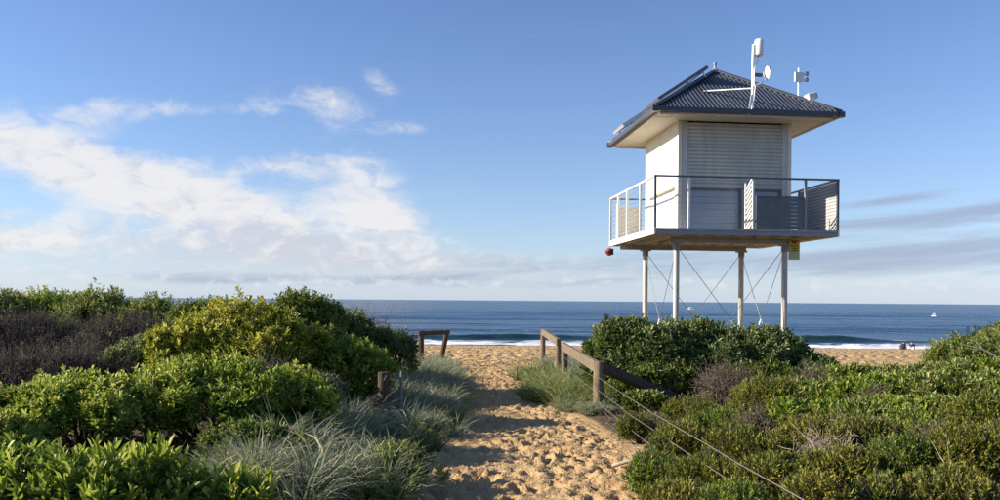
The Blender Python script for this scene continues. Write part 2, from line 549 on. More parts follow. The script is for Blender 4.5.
for k in range(3100):
    y0 = random.uniform(4.5, 33)
    l, r_ = float(path_l(y0)), float(path_r(y0))
    l, r_ = max(l, -2.0) - .05, min(r_, 2.5) + .1
    s_ = random.uniform(.6, 1.35)
    stamp(random.uniform(l, r_), y0, .098 * s_, .050 * s_, random.gauss(0, .5), random.uniform(.012, .046))
nx, ny = len(xs), len(ys)
idx = np.arange(nx * ny).reshape(ny, nx)
quads = np.stack([idx[:-1, :-1], idx[:-1, 1:], idx[1:, 1:], idx[1:, :-1]], -1).reshape(-1, 4)
wetm = sstep(Y, 84.5 + 2.5 * (vnoise(X * .06, Y * 0, 4) - .5), 89.5)
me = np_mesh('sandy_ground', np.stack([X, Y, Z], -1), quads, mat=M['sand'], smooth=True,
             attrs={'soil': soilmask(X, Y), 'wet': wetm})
link('sandy_ground', me, kind='structure')

# ------------------------------------------------------------------ sea with swell, one breaking wave and wash
xs2 = np.arange(-60, 92, .8)
xs2 = np.concatenate([-np.array(grow(60, 1, 40000, 1.12))[::-1], xs2, np.array(grow(91.2, 1, 40000, 1.12))])
ys2 = np.concatenate([np.arange(84, 128, .3), np.array(grow(128, .4, 60000, 1.035))])
X, Y = np.meshgrid(xs2, ys2)
Z = np.full_like(X, .02)
yc = 107 + 1.6 * np.sin(X * .045 + .6) + .8 * np.sin(X * .13)
amp = .20 + .42 * np.exp(-((X - 2) / 13) ** 2) + .62 * np.exp(-((X - 36) / 13) ** 4) + .25 * np.exp(-((X + 22) / 12) ** 2)
amp *= .85 + .3 * vnoise(X * .2, X * 0, 6)
s_ = Y - yc
prof = np.where(s_ < 0, np.exp(-(s_ / 1.15) ** 2), np.exp(-(s_ / 4.2) ** 2))
Z += amp * prof * (.88 + .24 * vnoise(X * .9, Y * .6, 31))
for lam, a_, ph in ((17, .16, 0), (26, .22, 2), (41, .28, 4)):
    Z += a_ * np.sin((Y + 3 * np.sin(X * .02 + ph)) * 2 * math.pi / lam + ph) * sstep(Y, 112, 128) * (1 - sstep(Y, 380, 650)) * (.6 + .8 * vnoise(X * .03, Y * .04, int(lam)))
edge = 90.0 + 2.2 * (vnoise(X * .07, X * 0, 8) - .5) * 2
wash = sstep(Y, edge - .3, edge + .6) * (1 - sstep(Y, 99.5, 105.0))
Z += .22 * wash * vnoise(X * .8, Y * .8, 12)
crest = np.exp(-((s_ + .1) / .55) ** 2) * np.exp(-((X - 30) / 60) ** 2) * .42 * (vnoise(X * .15, X * 0, 15) > .52)
foam_a = np.clip(wash * (.42 + .75 * vnoise(X * .16, Y * .5, 41)) * (.62 + .55 * np.exp(-((Y - edge - 2.5) / 3) ** 2)) + crest, 0, 1)
for yl, wdt, k in ((121, .6, .33), (139, .8, .30), (168, 1.2, .26)):
    foam_a = np.maximum(foam_a, k * np.exp(-((Y - yl - 3 * np.sin(X * .03)) / wdt) ** 2) * (vnoise(X * .05, Y * 0 + yl, 21) > .55))
shal = np.clip(amp * 1.05 * np.exp(-((s_ + .5) / 1.4) ** 2), 0, 1) * .9 + .22 * (1 - sstep(Y, 92, 150))
nx, ny = len(xs2), len(ys2)
idx = np.arange(nx * ny).reshape(ny, nx)
quads = np.stack([idx[:-1, :-1], idx[:-1, 1:], idx[1:, 1:], idx[1:, :-1]], -1).reshape(-1, 4)
link('sea', np_mesh('sea', np.stack([X, Y, Z], -1), quads, mat=M['sea'], smooth=True, attrs={'foam': foam_a, 'shallow': np.clip(shal, 0, 1)}), kind='structure')

# ------------------------------------------------------------------ lifeguard tower
TX, TY, TH, TG = 5.324, 20.615, 0.0999, 2.62
tower = empty('lifeguard_tower', (TX, TY, TG), TH,
              label='cream lifeguard tower on four steel legs with balcony and dark pyramid roof', cat='tower')
OFF = CAMZ - TG                           # camera-relative height -> local height
DS, RS, CS, LS = 2.15, 2.15, 1.357, 1.31  # half sizes: deck, roof, cabin, legs
zr, zb, ze, zp = 2.815 + OFF, 1.504 + OFF, 4.215 + OFF, 5.76 + OFF
zf = zb + .14                             # deck floor
LX = -.06
legs = {}
for a in (-1, 1):
    for b_ in (-1, 1):
        x, y = a * LS + LX, b_ * LS
        legs[a, b_] = (x, y)
        MB().tube((x, y, -.35), (x, y, zb - .16), .068, n=16).build('leg', M['steel'], tower)
        MB().box((x, y, zb - .155), (.24, .24, .03)).tube((x, y, zb - .30), (x, y, zb - .17), .082, n=16).build('leg_collar', M['greyrail'], tower)
        MB().box((x, y, .03), (.34, .34, .5)).build('footing', M['signgrey'], tower, bevel=.02)
# beams under the deck
for b_ in (-1, 1):
    y = b_ * LS
    bl, bc = (3.45, -.34) if b_ > 0 else (2.95, -.06)
    m = MB().box((bc, y, zb - .015), (bl, .10, .022)).box((bc, y, zb - .128), (bl, .10, .022)).box((bc, y, zb - .0715), (bl - .01, .02, .092))
    m.build('bearer', M['steel'], tower)
for k in range(9):
    x = -1.95 + k * .4875
    MB().box((x, 0, zb + .045), (.05, 4.16, .085)).build('joist', M['underdeck'], tower)
for k in range(30):
    y = -2.10 + k * (4.2 / 29)
    MB().box((0, y, zf - .032), (4.20, .138, .03)).build('deck_board', M['underdeck'], tower)
for (a, b_, nm) in ((-1, 0, 'w'), (1, 0, 'w'), (0, -1, 'g'), (0, 1, 'g')):
    if a: MB().box((a * (DS - .02), 0, zb + .07), (.04, 2 * DS, .145)).build('deck_fascia', M['cream'], tower, bevel=.004)
    else: MB().box((0, b_ * (DS - .02), zb + .07), (2 * DS - .084, .04, .144)).build('deck_fascia', M['cream'] if b_ > 0 else M['greyrail'], tower, bevel=.004)
# diagonal bracing: two cables on each face, with a white turnbuckle sleeve
zt, zl = zb - .20, .30
for (p, q_) in (((-1, -1), (1, -1)), ((-1, -1), (-1, 1)), ((1, -1), (1, 1)), ((-1, 1), (1, 1))):
    for A, B in ((p, q_), (q_, p)):
        t = Vector((*legs[A], zt))
        l_ = Vector((*legs[B], zl))
        # keep a little clear of the leg centre lines so that the pair never touches
        dv = (l_ - t).normalized()
        sh = dv.cross(Vector((0, 0, 1))).normalized() * .012
        cb = MB().tube(t + sh, l_ + sh, .007, n=6).build('brace_cable', M['cable'], tower)
        if p == (-1, 1) or A != p: continue
        f_ = .53
        c0 = t.lerp(l_, f_) + sh
        MB().tube(c0 - dv * .085, c0 + dv * .085, .022, n=10).build('turnbuckle_sleeve', M['white'], cb)
# cabin walls: weatherboard left and right, shutters at the front and back
zt_w, cw = ze - .012, CS
for a in (-1, 1):
    x = a * cw
    z0, z1 = zf, zt_w
    wz0, wz1 = zf + .07, zf + 1.02
    m = MB()
    m.box((x - a * .03, 0, (wz1 + z1) / 2), (.06, 2 * cw - .16, z1 - wz1))
    m.box((x - a * .03, 0, (z0 + wz0) / 2), (.06, 2 * cw - .16, wz0 - z0 - .002))
    m.box((x - a * .03, -cw + .175, (wz0 + wz1) / 2), (.06, .19, wz1 - wz0 - .002))
    m.box((x - a * .03, cw - .255, (wz0 + wz1) / 2), (.06, .35, wz1 - wz0 - .002))
    w_ = m.build('cabin_wall', M['wall'], tower)
    ya, yb = -cw + .27, cw - .43
    wn = MB().box((x - a * .05, (ya + yb) / 2, (wz0 + wz1) / 2), (.03, yb - ya, wz1 - wz0)).build('window_panel', M['white'] if a < 0 else M['bluepanel'], tower)
    MB().box((x + a * .035, (ya + yb) / 2, wz1 + .03), (.09, yb - ya + .08, .05)).build('window_hood', M['cream'], wn)
    MB().box((x + a * .012, (ya + yb) / 2, wz0 - .02), (.05, yb - ya + .04, .03)).build('window_sill', M['cream'], wn)
for a in (-1, 1):
    for b_ in (-1, 1):
        MB().box((a * (cw - .035), b_ * (cw - .035), (zf + zt_w) / 2), (.095, .095, zt_w - zf)).build('corner_post', M['cream'], tower, bevel=.006)
for b_ in (-1, 1):
    y = b_ * (cw - .05)
    pan = MB()
    n = 17
    zs0, zs1 = zf + 1.12, zt_w - .02
    pan.box((0, y, (zs0 + zs1) / 2), (2 * cw - .42, .03, zs1 - zs0 - .004))
    hh = (zs1 - zs0) / n
    for k in range(n):
        pan.box((0, y + b_ * .026, zs0 + (k + .5) * hh), (2 * cw - .42, .03, hh * .70), Matrix.Rotation(R(-b_ * 14), 3, 'X'))
    sh_ = pan.build('roller_shutter', M['shutter'], tower)
    for a in (-1, 1):
        MB().box((a * (cw - .15), y + b_ * .02, (zf + zt_w) / 2), (.12, .07, zt_w - zf - .004)).build('shutter_guide', M['shutter'], sh_)
    MB().box((0, y + b_ * .03, zf + 1.065), (2 * cw - .42, .08, .10)).build('shutter_sill', M['frame'], sh_)
    for xa, xb in ((-1.13, .17), (.30, 1.13)):
        fr = MB()
        for (cx, cz, sx, sz) in (((xa + xb) / 2, zf + .985, xb - xa, .05), ((xa + xb) / 2, zf + .035, xb - xa, .05)):
            fr.box((cx, y + b_ * .02, cz), (sx, .06, sz))
        for cx in (xa + .025, xb - .025):
            fr.box((cx, y + b_ * .02, zf + .51), (.05, .058, .90))
        po = MB()
        for k in range(6):
            po.box(((xa + xb) / 2, y + b_ * (.0 + .004 * (k % 2)), zf + .06 + (k + .5) * .15), (xb - xa - .11, .03, .146))
        pn = po.build('window_panel', M['bluepanel'], tower)
        fr.build('window_frame', M['darkrail'], pn)
    MB().box((.235, y + b_ * .01, zf + .505), (.126, .05, 1.0)).build('mullion', M['frame'], tower)
MB().box((0, 0, zf + .02), (2 * cw - .2, 2 * cw - .2, .03)).build('cabin_floor', M['underdeck'], tower)

# railings --------------------------------------------------------
ins = DS - .03
zh = zr - .02


def post(x, y, m_, w=.05, z0=zf, z1=zh - .02): return MB().box((x, y, (z0 + z1) / 2), (w, w, z1 - z0)).build('railing_post', m_, tower, bevel=.004)


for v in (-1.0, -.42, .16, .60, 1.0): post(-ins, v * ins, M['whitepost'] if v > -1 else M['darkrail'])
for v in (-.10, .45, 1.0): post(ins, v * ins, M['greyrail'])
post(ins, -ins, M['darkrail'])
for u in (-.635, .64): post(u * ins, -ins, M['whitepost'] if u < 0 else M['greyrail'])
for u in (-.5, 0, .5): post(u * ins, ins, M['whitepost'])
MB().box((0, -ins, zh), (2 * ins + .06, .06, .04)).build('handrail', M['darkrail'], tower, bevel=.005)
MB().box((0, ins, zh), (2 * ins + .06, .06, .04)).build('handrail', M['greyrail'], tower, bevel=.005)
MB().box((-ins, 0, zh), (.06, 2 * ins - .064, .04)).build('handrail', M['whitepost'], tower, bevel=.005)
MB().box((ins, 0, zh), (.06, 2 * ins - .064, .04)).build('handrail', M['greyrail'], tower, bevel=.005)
for k in range(9):
    z = zf + .10 + k * .118
    MB().tube((-ins, -ins, z), (-ins, ins, z), .003, n=5).build('rail_cable', M['alu'], tower)
    MB().tube((-ins, -ins, z), (.11, -ins, z), .0025, n=5).build('rail_cable', M['cable'], tower)
    MB().tube((-ins, ins, z), (ins, ins, z), .003, n=5).build('rail_cable', M['alu'], tower)
    MB().tube((ins, -.10 * ins, z), (ins, ins, z), .003, n=5).build('rail_cable', M['alu'], tower)
# louvred panel on the right side, near bay
for k in range(15):
    z = zf + .05 + k * .0735
    MB().box((ins, -.55 * ins, z), (.016, .86 * ins, .074), Matrix.Rotation(R(14), 3, 'Y')).build('louvre_slat', M['louvre_light'], tower)
# low boarded panel at the front
lp0, lp1 = .20, .64 * ins - .04
for k in range(8):
    z = zf + .06 + k * .087
    MB().box(((lp0 + lp1) / 2, -ins + .01, z), (lp1 - lp0, .025, .081)).build('panel_board', M['slat'], tower)
MB().box(((lp0 + lp1) / 2, -ins + .01, zf + .735), (lp1 - lp0, .045, .04)).build('panel_cap', M['darkrail'], tower)
# perforated fin screen standing across the walkway, bright in the sun
fx, fy0, fy1 = .155, -ins + .04, -ins + .50
fin = MB().box((fx, fy0 + .02, (zf + zh) / 2 - .02), (.04, .04, zh - zf - .06)).box((fx, fy1 - .02, (zf + zh) / 2 - .02), (.04, .04, zh - zf - .06)).build('fin_frame', M['whitepost'], tower)
nl = 10
for k in range(nl):
    z = zf + .06 + k * (zh - zf - .16) / (nl - 1)
    MB().box((fx, (fy0 + fy1) / 2, z), (.03, fy1 - fy0 - .082, .042), Matrix.Rotation(R(-32), 3, 'X')).build('fin_slat', M['whitepost'], fin)
# screen on the sea-side walkway beside the cabin
for k in range(7):
    MB().box((-1.76, 1.55, zf + .07 + k * .125), (.66, .025, .118)).build('screen_board', M['soffit'], tower)
for a in (-2.07, -1.45): MB().box((a, 1.585, zf + .48), (.045, .04, .96)).build('screen_post', M['cream'], tower)

# roof ------------------------------------------------------------
rise = zp - ze
zse = ze + .10                            # top of gutter, where the sheets start


def slope(rot):
    pitch, ampl = .098, .020
    n = int(2 * RS / pitch * 6)
    t = np.linspace(-RS, RS, n + 1)
    V = []
    nrm = Vector((0, -(zp - zse), RS)).normalized()
    for k in range(n + 1):
        o = ampl * max(-.5, min(1, 1.8 * math.cos(2 * math.pi * t[k] / pitch)))
        ya = -RS - .03
        yb = -abs(t[k]) - .0005
        for y in (ya, yb):
            z = zse + (zp - zse) * (1 + y / RS)
            V.append((t[k] + 0, y + nrm.y * o, z + nrm.z * o))
    c, s = round(math.cos(rot)), round(math.sin(rot))
    V = [(x * c - y * s, x * s + y * c, z) for x, y, z in V]
    m = MB()
    m.add(V, [(2 * k, 2 * k + 2, 2 * k + 3, 2 * k + 1) for k in range(n)], False)
    return m.build('roof_sheet', M['navy'], tower)


for k in range(4): slope(k * math.pi / 2)
for a in (-1, 1):
    for b_ in (-1, 1):
        MB().tube((a * (RS + .02), b_ * (RS + .02), zse + .02), (0, 0, zp + .03), .045, n=10).build('hip_cap', M['navy'], tower)
        MB().box((a * (RS + .01), b_ * (RS + .01), ze + .055), (.13, .13, .126)).build('gutter_corner', M['navy'], tower)
for k, rot in enumerate((0, 90, 180, 270)):
    Mx = Matrix.Rotation(R(rot), 3, 'Z')
    gm = MB()
    gm.box(Mx @ Vector((0, -RS - .05, ze + .06)), (2 * RS - .12, .012, .105), Mx)
    gm.box(Mx @ Vector((0, -RS + .005, ze + .013)), (2 * RS - .12, .098, .012), Mx)
    gm.box(Mx @ Vector((0, -RS + .054, ze + .065)), (2 * RS - .12, .012, .09), Mx)
    gm.build('gutter', M['navy'], tower)
    MB().box(Mx @ Vector((0, -RS + .075, ze + .008)), (2 * RS - .30, .024, .10), Mx).build('fascia_board', M['cream'], tower)
for k, rot in enumerate((0, 90, 180, 270)):
    Mx = Matrix.Rotation(R(rot), 3, 'Z')
    for j in range(3):
        wd = (2 * CS + .62) / 3
        MB().box(Mx @ Vector((-CS - .31 + wd * (j + .5) + (.40 if rot % 180 == 0 else 0) * 0, -(CS + RS - .09) / 2, ze)), (wd - .008, RS - .09 - CS - .004 * (rot % 180 != 0), .014 + .004 * (rot % 180 != 0)), Mx).build('soffit_panel', M['soffit'], tower)
    MB().box(Mx @ Vector((-(CS + .31 + (RS - .09)) / 2 - .004, -(CS + RS - .09) / 2 , ze + .003)), (RS - .09 - CS - .31 + .0, RS - .10 - CS, .010), Mx).build('soffit_panel', M['soffit'], tower)
MB().lathe([(.0, zp - .05), (.10, zp - .02), (.07, zp + .05), (.03, zp + .08), (.032, zp + .17), (.05, zp + .19), (.02, zp + .24), (.005, zp + .25)], 12).build('finial', M['greyrail'], tower)

# solar panels on the left slope
ax = Vector((RS, 0, zp - zse)).normalized()     # up the left slope
nr = Vector((-(zp - zse), 0, RS)).normalized()


def slope_pt(s, v, h=0): return Vector((-RS, v, zse)) + ax * s + nr * h


def solar(s0, s1, v0, v1, h, fm):
    rot = Matrix((ax, Vector((0, 1, 0)), nr)).transposed()
    c = slope_pt((s0 + s1) / 2, (v0 + v1) / 2, h)
    p = MB().box(c, (s1 - s0, v1 - v0, .05), rot).build('solar_panel', M['solar'], tower)
    fr = MB()
    for s in (s0 - .013, s1 + .013): fr.box(slope_pt(s, (v0 + v1) / 2, h), (.024, v1 - v0 + .05, .075), rot)
    for v in (v0 - .013, v1 + .013): fr.box(slope_pt((s0 + s1) / 2, v, h), (s1 - s0, .024, .075), rot)
    fr.build('panel_frame', fm, p)
    lg = MB()
    for s in (s0 + .1, s1 - .1):
        for v in (v0 + .1, v1 - .1): lg.tube(slope_pt(s, v, -.01), slope_pt(s, v, h - .02), .015, n=6)
    lg.build('panel_bracket', M['alu'], p)


solar(.70, 2.10, -.80, .46, .17, M['darkrail'])
solar(.06, .66, .50, 1.50, .15, M['alu'])

# antenna mast standing on the front eave
def froof(x, s, h=0):                     # point on the front slope
    a2, n2 = Vector((0, RS, zp - zse)).normalized(), Vector((0, -(zp - zse), RS)).normalized()
    return Vector((x, -RS, zse)) + a2 * s + n2 * h


mx0 = .10
zb_m = zse + .05
mast_top = 5.80 + OFF
mast = MB().tube((mx0, -RS + .06, zb_m - .02), (mx0 + .02, -RS + .06, mast_top), .032, n=12).build('antenna_mast', M['alu'], tower)
MB().bar((mx0 - .10, -RS + .0, zb_m - .16), (mx0 - .02, -RS + .02, zb_m + .30), .05, .03).build('mast_foot', M['alu'], mast)
pb = froof(-.68, 1.06, .03)
MB().tube((mx0, -RS + .06, zse + .50), pb, .022, n=8).build('mast_stay', M['alu'], mast)
MB().box(pb, (.10, .08, .03)).build('stay_plate', M['alu'], mast)
MB().lathe([(.0, -.19), (.085, -.185), (.10, -.16), (.10, .14), (.08, .18), (.0, .19)], 14, Matrix.Translation((mx0 + .15, -RS + .06, mast_top - .06))).build('panel_antenna', M['white'], mast)
MB().box((mx0 + .08, -RS + .06, mast_top - .18), (.10, .04, .05)).build('antenna_bracket', M['alu'], mast)
arc = [Vector((mx0 + .15, -RS + .06, mast_top - .25)), Vector((mx0 + .10, -RS + .05, mast_top - .42)), Vector((mx0 + .03, -RS + .02, mast_top - .55)), Vector((mx0 + .03, -RS + .02, mast_top - .95))]
MB().path(arc, .012, 6).build('antenna_lead', M['white'], mast)
Md = Matrix.Translation((mx0 + .24, -RS + .02, zse + .83)) @ Matrix.Rotation(R(84), 4, 'Y') @ Matrix.Scale(.8, 4) @ Matrix.Rotation(R(0), 4, 'Z')
dish = MB().lathe([(.0, .03), (.12, .05), (.19, .10), (.20, .105), (.19, .115), (.11, .075), (.0, .06)], 18, Md).build('antenna_dish', M['white'], mast)
MB().box((mx0 + .13, -RS + .04, zse + .80), (.18, .06, .07)).build('dish_bracket', M['darkrail'], mast)
MB().bar((mx0 + .34, -RS + .0, zse + .70), (mx0 + .37, -RS + .0, zse + .98), .035, .05).build('dish_feed', M['signgrey'], mast)
arc = [Vector((mx0 + .25, -RS + .02, zse + .66)), Vector((mx0 + .16, -RS + .0, zse + .60)), Vector((mx0 + .05, -RS + .0, zse + .55)), Vector((mx0 + .01, -RS + .0, zse + .2))]
MB().path(arc, .011, 6).build('antenna_lead', M['white'], mast)
# weather pole and floodlight on the right slope
b0 = Vector((1.50, -1.44, zse + .03 + (zp - zse) * (1 - 1.50 / RS)))
pole = MB().tube(b0 - Vector((0, 0, .03)), b0 + Vector((0, 0, .72)), .024, n=10).build('weather_pole', M['alu'], tower)
MB().box(b0 + Vector((-.02, -.04, .50)), (.20, .06, .22)).build('instrument_box', M['white'], pole)
for dz_ in (.44, .58):
    MB().box(b0 + Vector((.13, 0, dz_)), (.16, .05, .05)).build('sensor_arm', M['white'], pole)
    MB().tube(b0 + Vector((.20, 0, dz_ - .03)), b0 + Vector((.20, 0, dz_ + .06)), .035, n=10).build('sensor_head', M['greyrail'], pole)
f0 = Vector((1.70, -1.62, zse + .03 + (zp - zse) * (1 - 1.70 / RS)))
fl = MB().box(f0 + Vector((.0, 0, .14)), (.20, .24, .16), Matrix.Rotation(R(-14), 3, 'Y')).build('floodlight', M['cream'], tower, bevel=.02)
MB().box(f0 + Vector((.0, 0, .04)), (.06, .26, .12)).build('floodlight_bracket', M['alu'], fl)
MB().box(f0 + Vector((.115, 0, .165)), (.02, .20, .12), Matrix.Rotation(R(-14), 3, 'Y')).build('floodlight_lens', M['signgrey'], fl)


def to_world(p):
    c, s = math.cos(TH), math.sin(TH)
    return Vector((TX + p[0] * c - p[1] * s, TY + p[0] * s + p[1] * c, TG + p[2]))


# yellow warning sign hanging under the deck beside the near right leg
sx, sy = LS + .15, -LS - .04
p = to_world((sx, sy, zb - .02))
sign = empty('warning_sign', p, TH, label='small yellow warning sign hanging under the tower deck beside a leg', cat='sign')
MB().box((0, 0, -.235), (.27, .012, .47)).build('sign_plate', M['signgrey'], sign)
MB().box((0, -.009, -.15), (.25, .005, .28)).build('yellow_field', M['yellow'], sign)
MB().add([(-.10, -.014, -.02), (0, -.014, -.11), (.10, -.014, -.02)], [(0, 1, 2)]).build('red_triangle', M['red'], sign)
for k in range(3): MB().box((.01, -.0135, -.15 - k * .05), (.18 - .03 * k, .004, .018)).build('text_line', M['black'], sign)
for k in range(4): MB().box((0, -.0085, -.32 - k * .035), (.19, .004, .010)).build('text_line', M['yellow'], sign)
for a in (-.1, .1): MB().tube((a, 0, -.002), (a, 0, .05), .006, n=6).build('hanger', M['alu'], sign)
# red and black float hanging from the deck corner
p = to_world((-DS - .02, DS - .1, zb + .05))
fl_ = empty('rescue_float', p, 0, label='red and black ball float hanging from the corner of the tower deck', cat='float')
MB().lathe([(.0, -.32), (.06, -.30), (.095, -.25), (.105, -.21), (.095, -.16), (.06, -.115), (.0, -.10)], 14).build('ball', M['red'], fl_)
MB().lathe([(.10, -.24), (.109, -.235), (.109, -.175), (.10, -.17)], 14).build('black_band', M['black'], fl_)
MB().box((.075, -.04, -.21), (.06, .10, .16)).build('black_cap', M['black'], fl_)
MB().tube((0, 0, -.11), (.03, 0, .02), .008, n=6).build('cord', M['black'], fl_)

# ------------------------------------------------------------------ timber fences along the path
def gz(x, y): return float(terrain(x, y))


def rpost(parent, x, y, top, r, lean=(0, 0), n=12, m_='wood'):
    z0 = gz(x, y)
    m = MB()
    pts = []
    for k in range(5):
        t = k / 4
        pts.append(Vector((x + lean[0] * t + random.uniform(-.006, .006), y + lean[1] * t, z0 - .35 + (top - z0 + .35) * t)))
    m.path(pts, [r * 1.04, r, r * .98, r * .99, r * .93], n)
    return m.build('post', M[m_], parent)


def rrail(parent, a, b, w, h, m_='wood'):
    m = MB()
    a, b = Vector(a), Vector(b)
    m.bar(a, b, w, h)
    return m.build('rail', M[m_], parent, bevel=.012)


def wire(parent, a, b, sag, r=.0036, n=14):
    a, b = Vector(a), Vector(b)
    pts = [a.lerp(b, k / n) - Vector((0, 0, sag * 4 * (k / n) * (1 - k / n))) + Vector((random.uniform(-.006, .006), 0, random.uniform(-.005, .005))) for k in range(n + 1)]
    MB().path(pts, r, 5).build('wire', M['rope'], parent)


# far section, right of the path
x1, y1, x2, y2 = 1.42, 27.0, 1.60, 22.6
fr = empty('timber_fence', (0, 0, 0), 0, label='short weathered two-post rail at the beach end of the path beneath the tower side', cat='fence')
fr['label'] = 'short two-post timber rail where the path meets the beach, tower side'
rpost(fr, x1, y1, wz(329.5, y1), .085)
rpost(fr, x2, y2, wz(339, y2), .085)
rrail(fr, (x1, y1 + .1, wz(331.5, y1)), (x2, y2 - .1, wz(341.5, y2)), .10, .20)
# middle section with the near post, stay and wires
x3, y3, x4, y4 = 1.53, 19.4, 1.68, 13.9
fm = empty('timber_fence', (0, 0, 0), 0, label='timber fence with sloping rail, thick post, brace and four wires beside the sandy path', cat='fence')
rpost(fm, x3, y3, wz(343.5, y3), .075)
rpost(fm, x4, y4, wz(360.5, y4), .098)
rrail(fm, (x3 - .03, y3 + .1, wz(346, y3)), (x4 - .05, y4 - .02, wz(365.5, y4)), .09, .19)
brace = MB().path([Vector((x4 + .05, y4 - .02, wz(366.5, y4))), Vector((2.5, 13.95, wz(385, 13.95))), Vector((3.45, 13.95, wz(409, 13.95)))], [.08, .09, .095], 12).build('brace_log', M['wood_shade_dark'], fm)
xe, ye = 1.72, 2.6
rpost(fm, xe, ye, CAMZ - .85, .09)
for zz, ze_, sg in ((376, -1.02, .05), (389, -1.16, .05), (402, -1.32, .04), (413, -1.47, .03)):
    a = (x4 - .02, y4 - .10, wz(zz, y4))
    wire(fm, a, (xe - .02, ye + .09, CAMZ + ze_), sg)
    wire(fm, (x3 - .05, y3, a[2] - .02), (x4 - .08, y4 + .06, a[2]), .03)
# left frame at the beach end
x5, y5, x6, y6 = -2.50, 26.3, -1.72, 27.0
fl2 = empty('timber_fence', (0, 0, 0), 0, label='timber frame of two posts and a rail, coloured dark for shade, above the grey grass', cat='fence')
rpost(fl2, x5, y5, wz(331.5, y5), .095, m_='wood_shade_dark')
rpost(fl2, x6 - .27, y6, wz(330, y6), .085, lean=(.27, 0), m_='wood_shade_dark')
rrail(fl2, (x5 - .08, y5 - .08, wz(334, y5)), (x6 + .08, y6 - .08, wz(332.5, y6)), .08, .14, 'wood_shade_dark')
wire(fl2, (x5, y5 - .05, wz(334, y5)), (-4.7, 19.5, wz(313, 19.5)), .12, .010)
# left near post with a thin stake
x7, y7 = -1.60, 11.4
pl = empty('fence_post', (0, 0, 0), 0, label='dark wooden fence post wrapped in wire standing in grey grass', cat='post')
rpost(pl, x7, y7, wz(373, y7), .078, m_='wood_shade_dark')
wire(pl, (x7 + .05, y7 - .085, wz(376, y7)), (x7 - .08, y7 - .02, wz(398, y7)), -.02, .006, 6)
wire(pl, (x7 - .08, y7 - .085, wz(398, y7)), (x7 + .06, y7 - .085, wz(404, y7)), .01, .006, 6)
wire(pl, (x7, y7 - .06, wz(375, y7)), (-1.36, 11.4, wz(379, 11.4)), .02, .006, 6)
st = empty('wire_stake', (0, 0, 0), 0, label='thin pale stake standing in the grass beside the dark fence post', cat='stake')
MB().tube((-1.36, 11.42, gz(-1.36, 11.4) - .2), (-1.355, 11.42, wz(372, 11.4)), .022, .018, n=8).build('stake', M['rope'], st)

# ------------------------------------------------------------------ plants
def frame(A):
    A = unit(A)
    ref = np.where(np.abs(A[:, 2:3]) > .9, np.array([[1., 0, 0]]), np.array([[0, 0, 1.]]))
    e1 = unit(np.cross(A, ref))
    return A, e1, np.cross(A, e1)


def leaves(P, A, T, nl, L, Wd, shoot, spread=(75, 22), near=True, fold=.18, droop=.15, rg=None):
    """leaf-sized folded blades spiralling round shoots at P with axes A; T is a tint for each shoot"""
    rg = rg or rng
    n = len(P)
    A, e1, e2 = frame(A)
    k = np.tile(np.arange(nl), n)
    i = np.repeat(np.arange(n), nl)
    f = k / max(nl - 1, 1)
    N = len(k)
    ph = k * 2.399 + rg.uniform(0, 6.28, n)[i] + rg.normal(0, .35, N)
    s = np.radians(spread[0] + (spread[1] - spread[0]) * f + rg.normal(0, 11, N))[:, None]
    rad = e1[i] * np.cos(ph)[:, None] + e2[i] * np.sin(ph)[:, None]
    d = unit(A[i] * np.cos(s) + rad * np.sin(s))
    side = unit(np.cross(d, A[i]) + rg.normal(0, .25, (N, 3)))
    nr_ = np.cross(side, d)
    base = P[i] + A[i] * (shoot * (f - .75))[:, None]
    ll = (L * rg.uniform(.5, 1.32, N) * (1 - .35 * f ** 3))[:, None]
    w = (Wd * rg.uniform(.8, 1.2, N))[:, None]
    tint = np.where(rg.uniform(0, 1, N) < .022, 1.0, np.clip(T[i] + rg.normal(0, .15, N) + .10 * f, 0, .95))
    tip = base + d * ll - nr_ * ll * droop
    if near:
        r1 = base + d * ll * .34 + side * w * .42 + nr_ * w * fold
        r2 = base + d * ll * .72 + side * w * .46 + nr_ * (w * fold - ll * droop * .3)
        l1 = base + d * ll * .34 - side * w * .42 + nr_ * w * fold
        l2 = base + d * ll * .72 - side * w * .46 + nr_ * (w * fold - ll * droop * .3)
        V = np.stack([base, r1, r2, tip, l2, l1], 1).reshape(-1, 3)
        o = np.arange(N)[:, None] * 6
        Q = np.concatenate([o + [0, 1, 2, 3], o + [0, 3, 4, 5]])
        return V, Q, None, np.repeat(tint, 6)
    r1 = base + d * ll * .5 + side * w * .5 + nr_ * w * fold
    l1 = base + d * ll * .5 - side * w * .5 + nr_ * w * fold
    V = np.stack([base, r1, tip, l1], 1).reshape(-1, 3)
    o = np.arange(N)[:, None] * 4
    return V, None, np.concatenate([o + [0, 1, 2], o + [0, 2, 3]]), np.repeat(tint, 4)


def tubes(pts, r0, r1):
    """many thin three-sided twigs; pts (n,k,3)"""
    n, k, _ = pts.shape
    d = unit(np.gradient(pts, axis=1)).reshape(-1, 3)
    A, e1, e2 = frame(d)
    rr = (np.linspace(0, 1, k)[None, :] * (r1 - r0)[:, None] + r0[:, None]).reshape(-1, 1)
    p = pts.reshape(-1, 3)
    V = np.stack([p + rr * (e1 * math.cos(a) + e2 * math.sin(a)) for a in (0, 2.094, 4.189)], 1)
    idx = np.arange(n * k * 3).reshape(n, k, 3)
    Q = []
    for a in range(3):
        b2 = (a + 1) % 3
        Q.append(np.stack([idx[:, :-1, a], idx[:, :-1, b2], idx[:, 1:, b2], idx[:, 1:, a]], -1).reshape(-1, 4))
    return V.reshape(-1, 3), np.concatenate(Q)


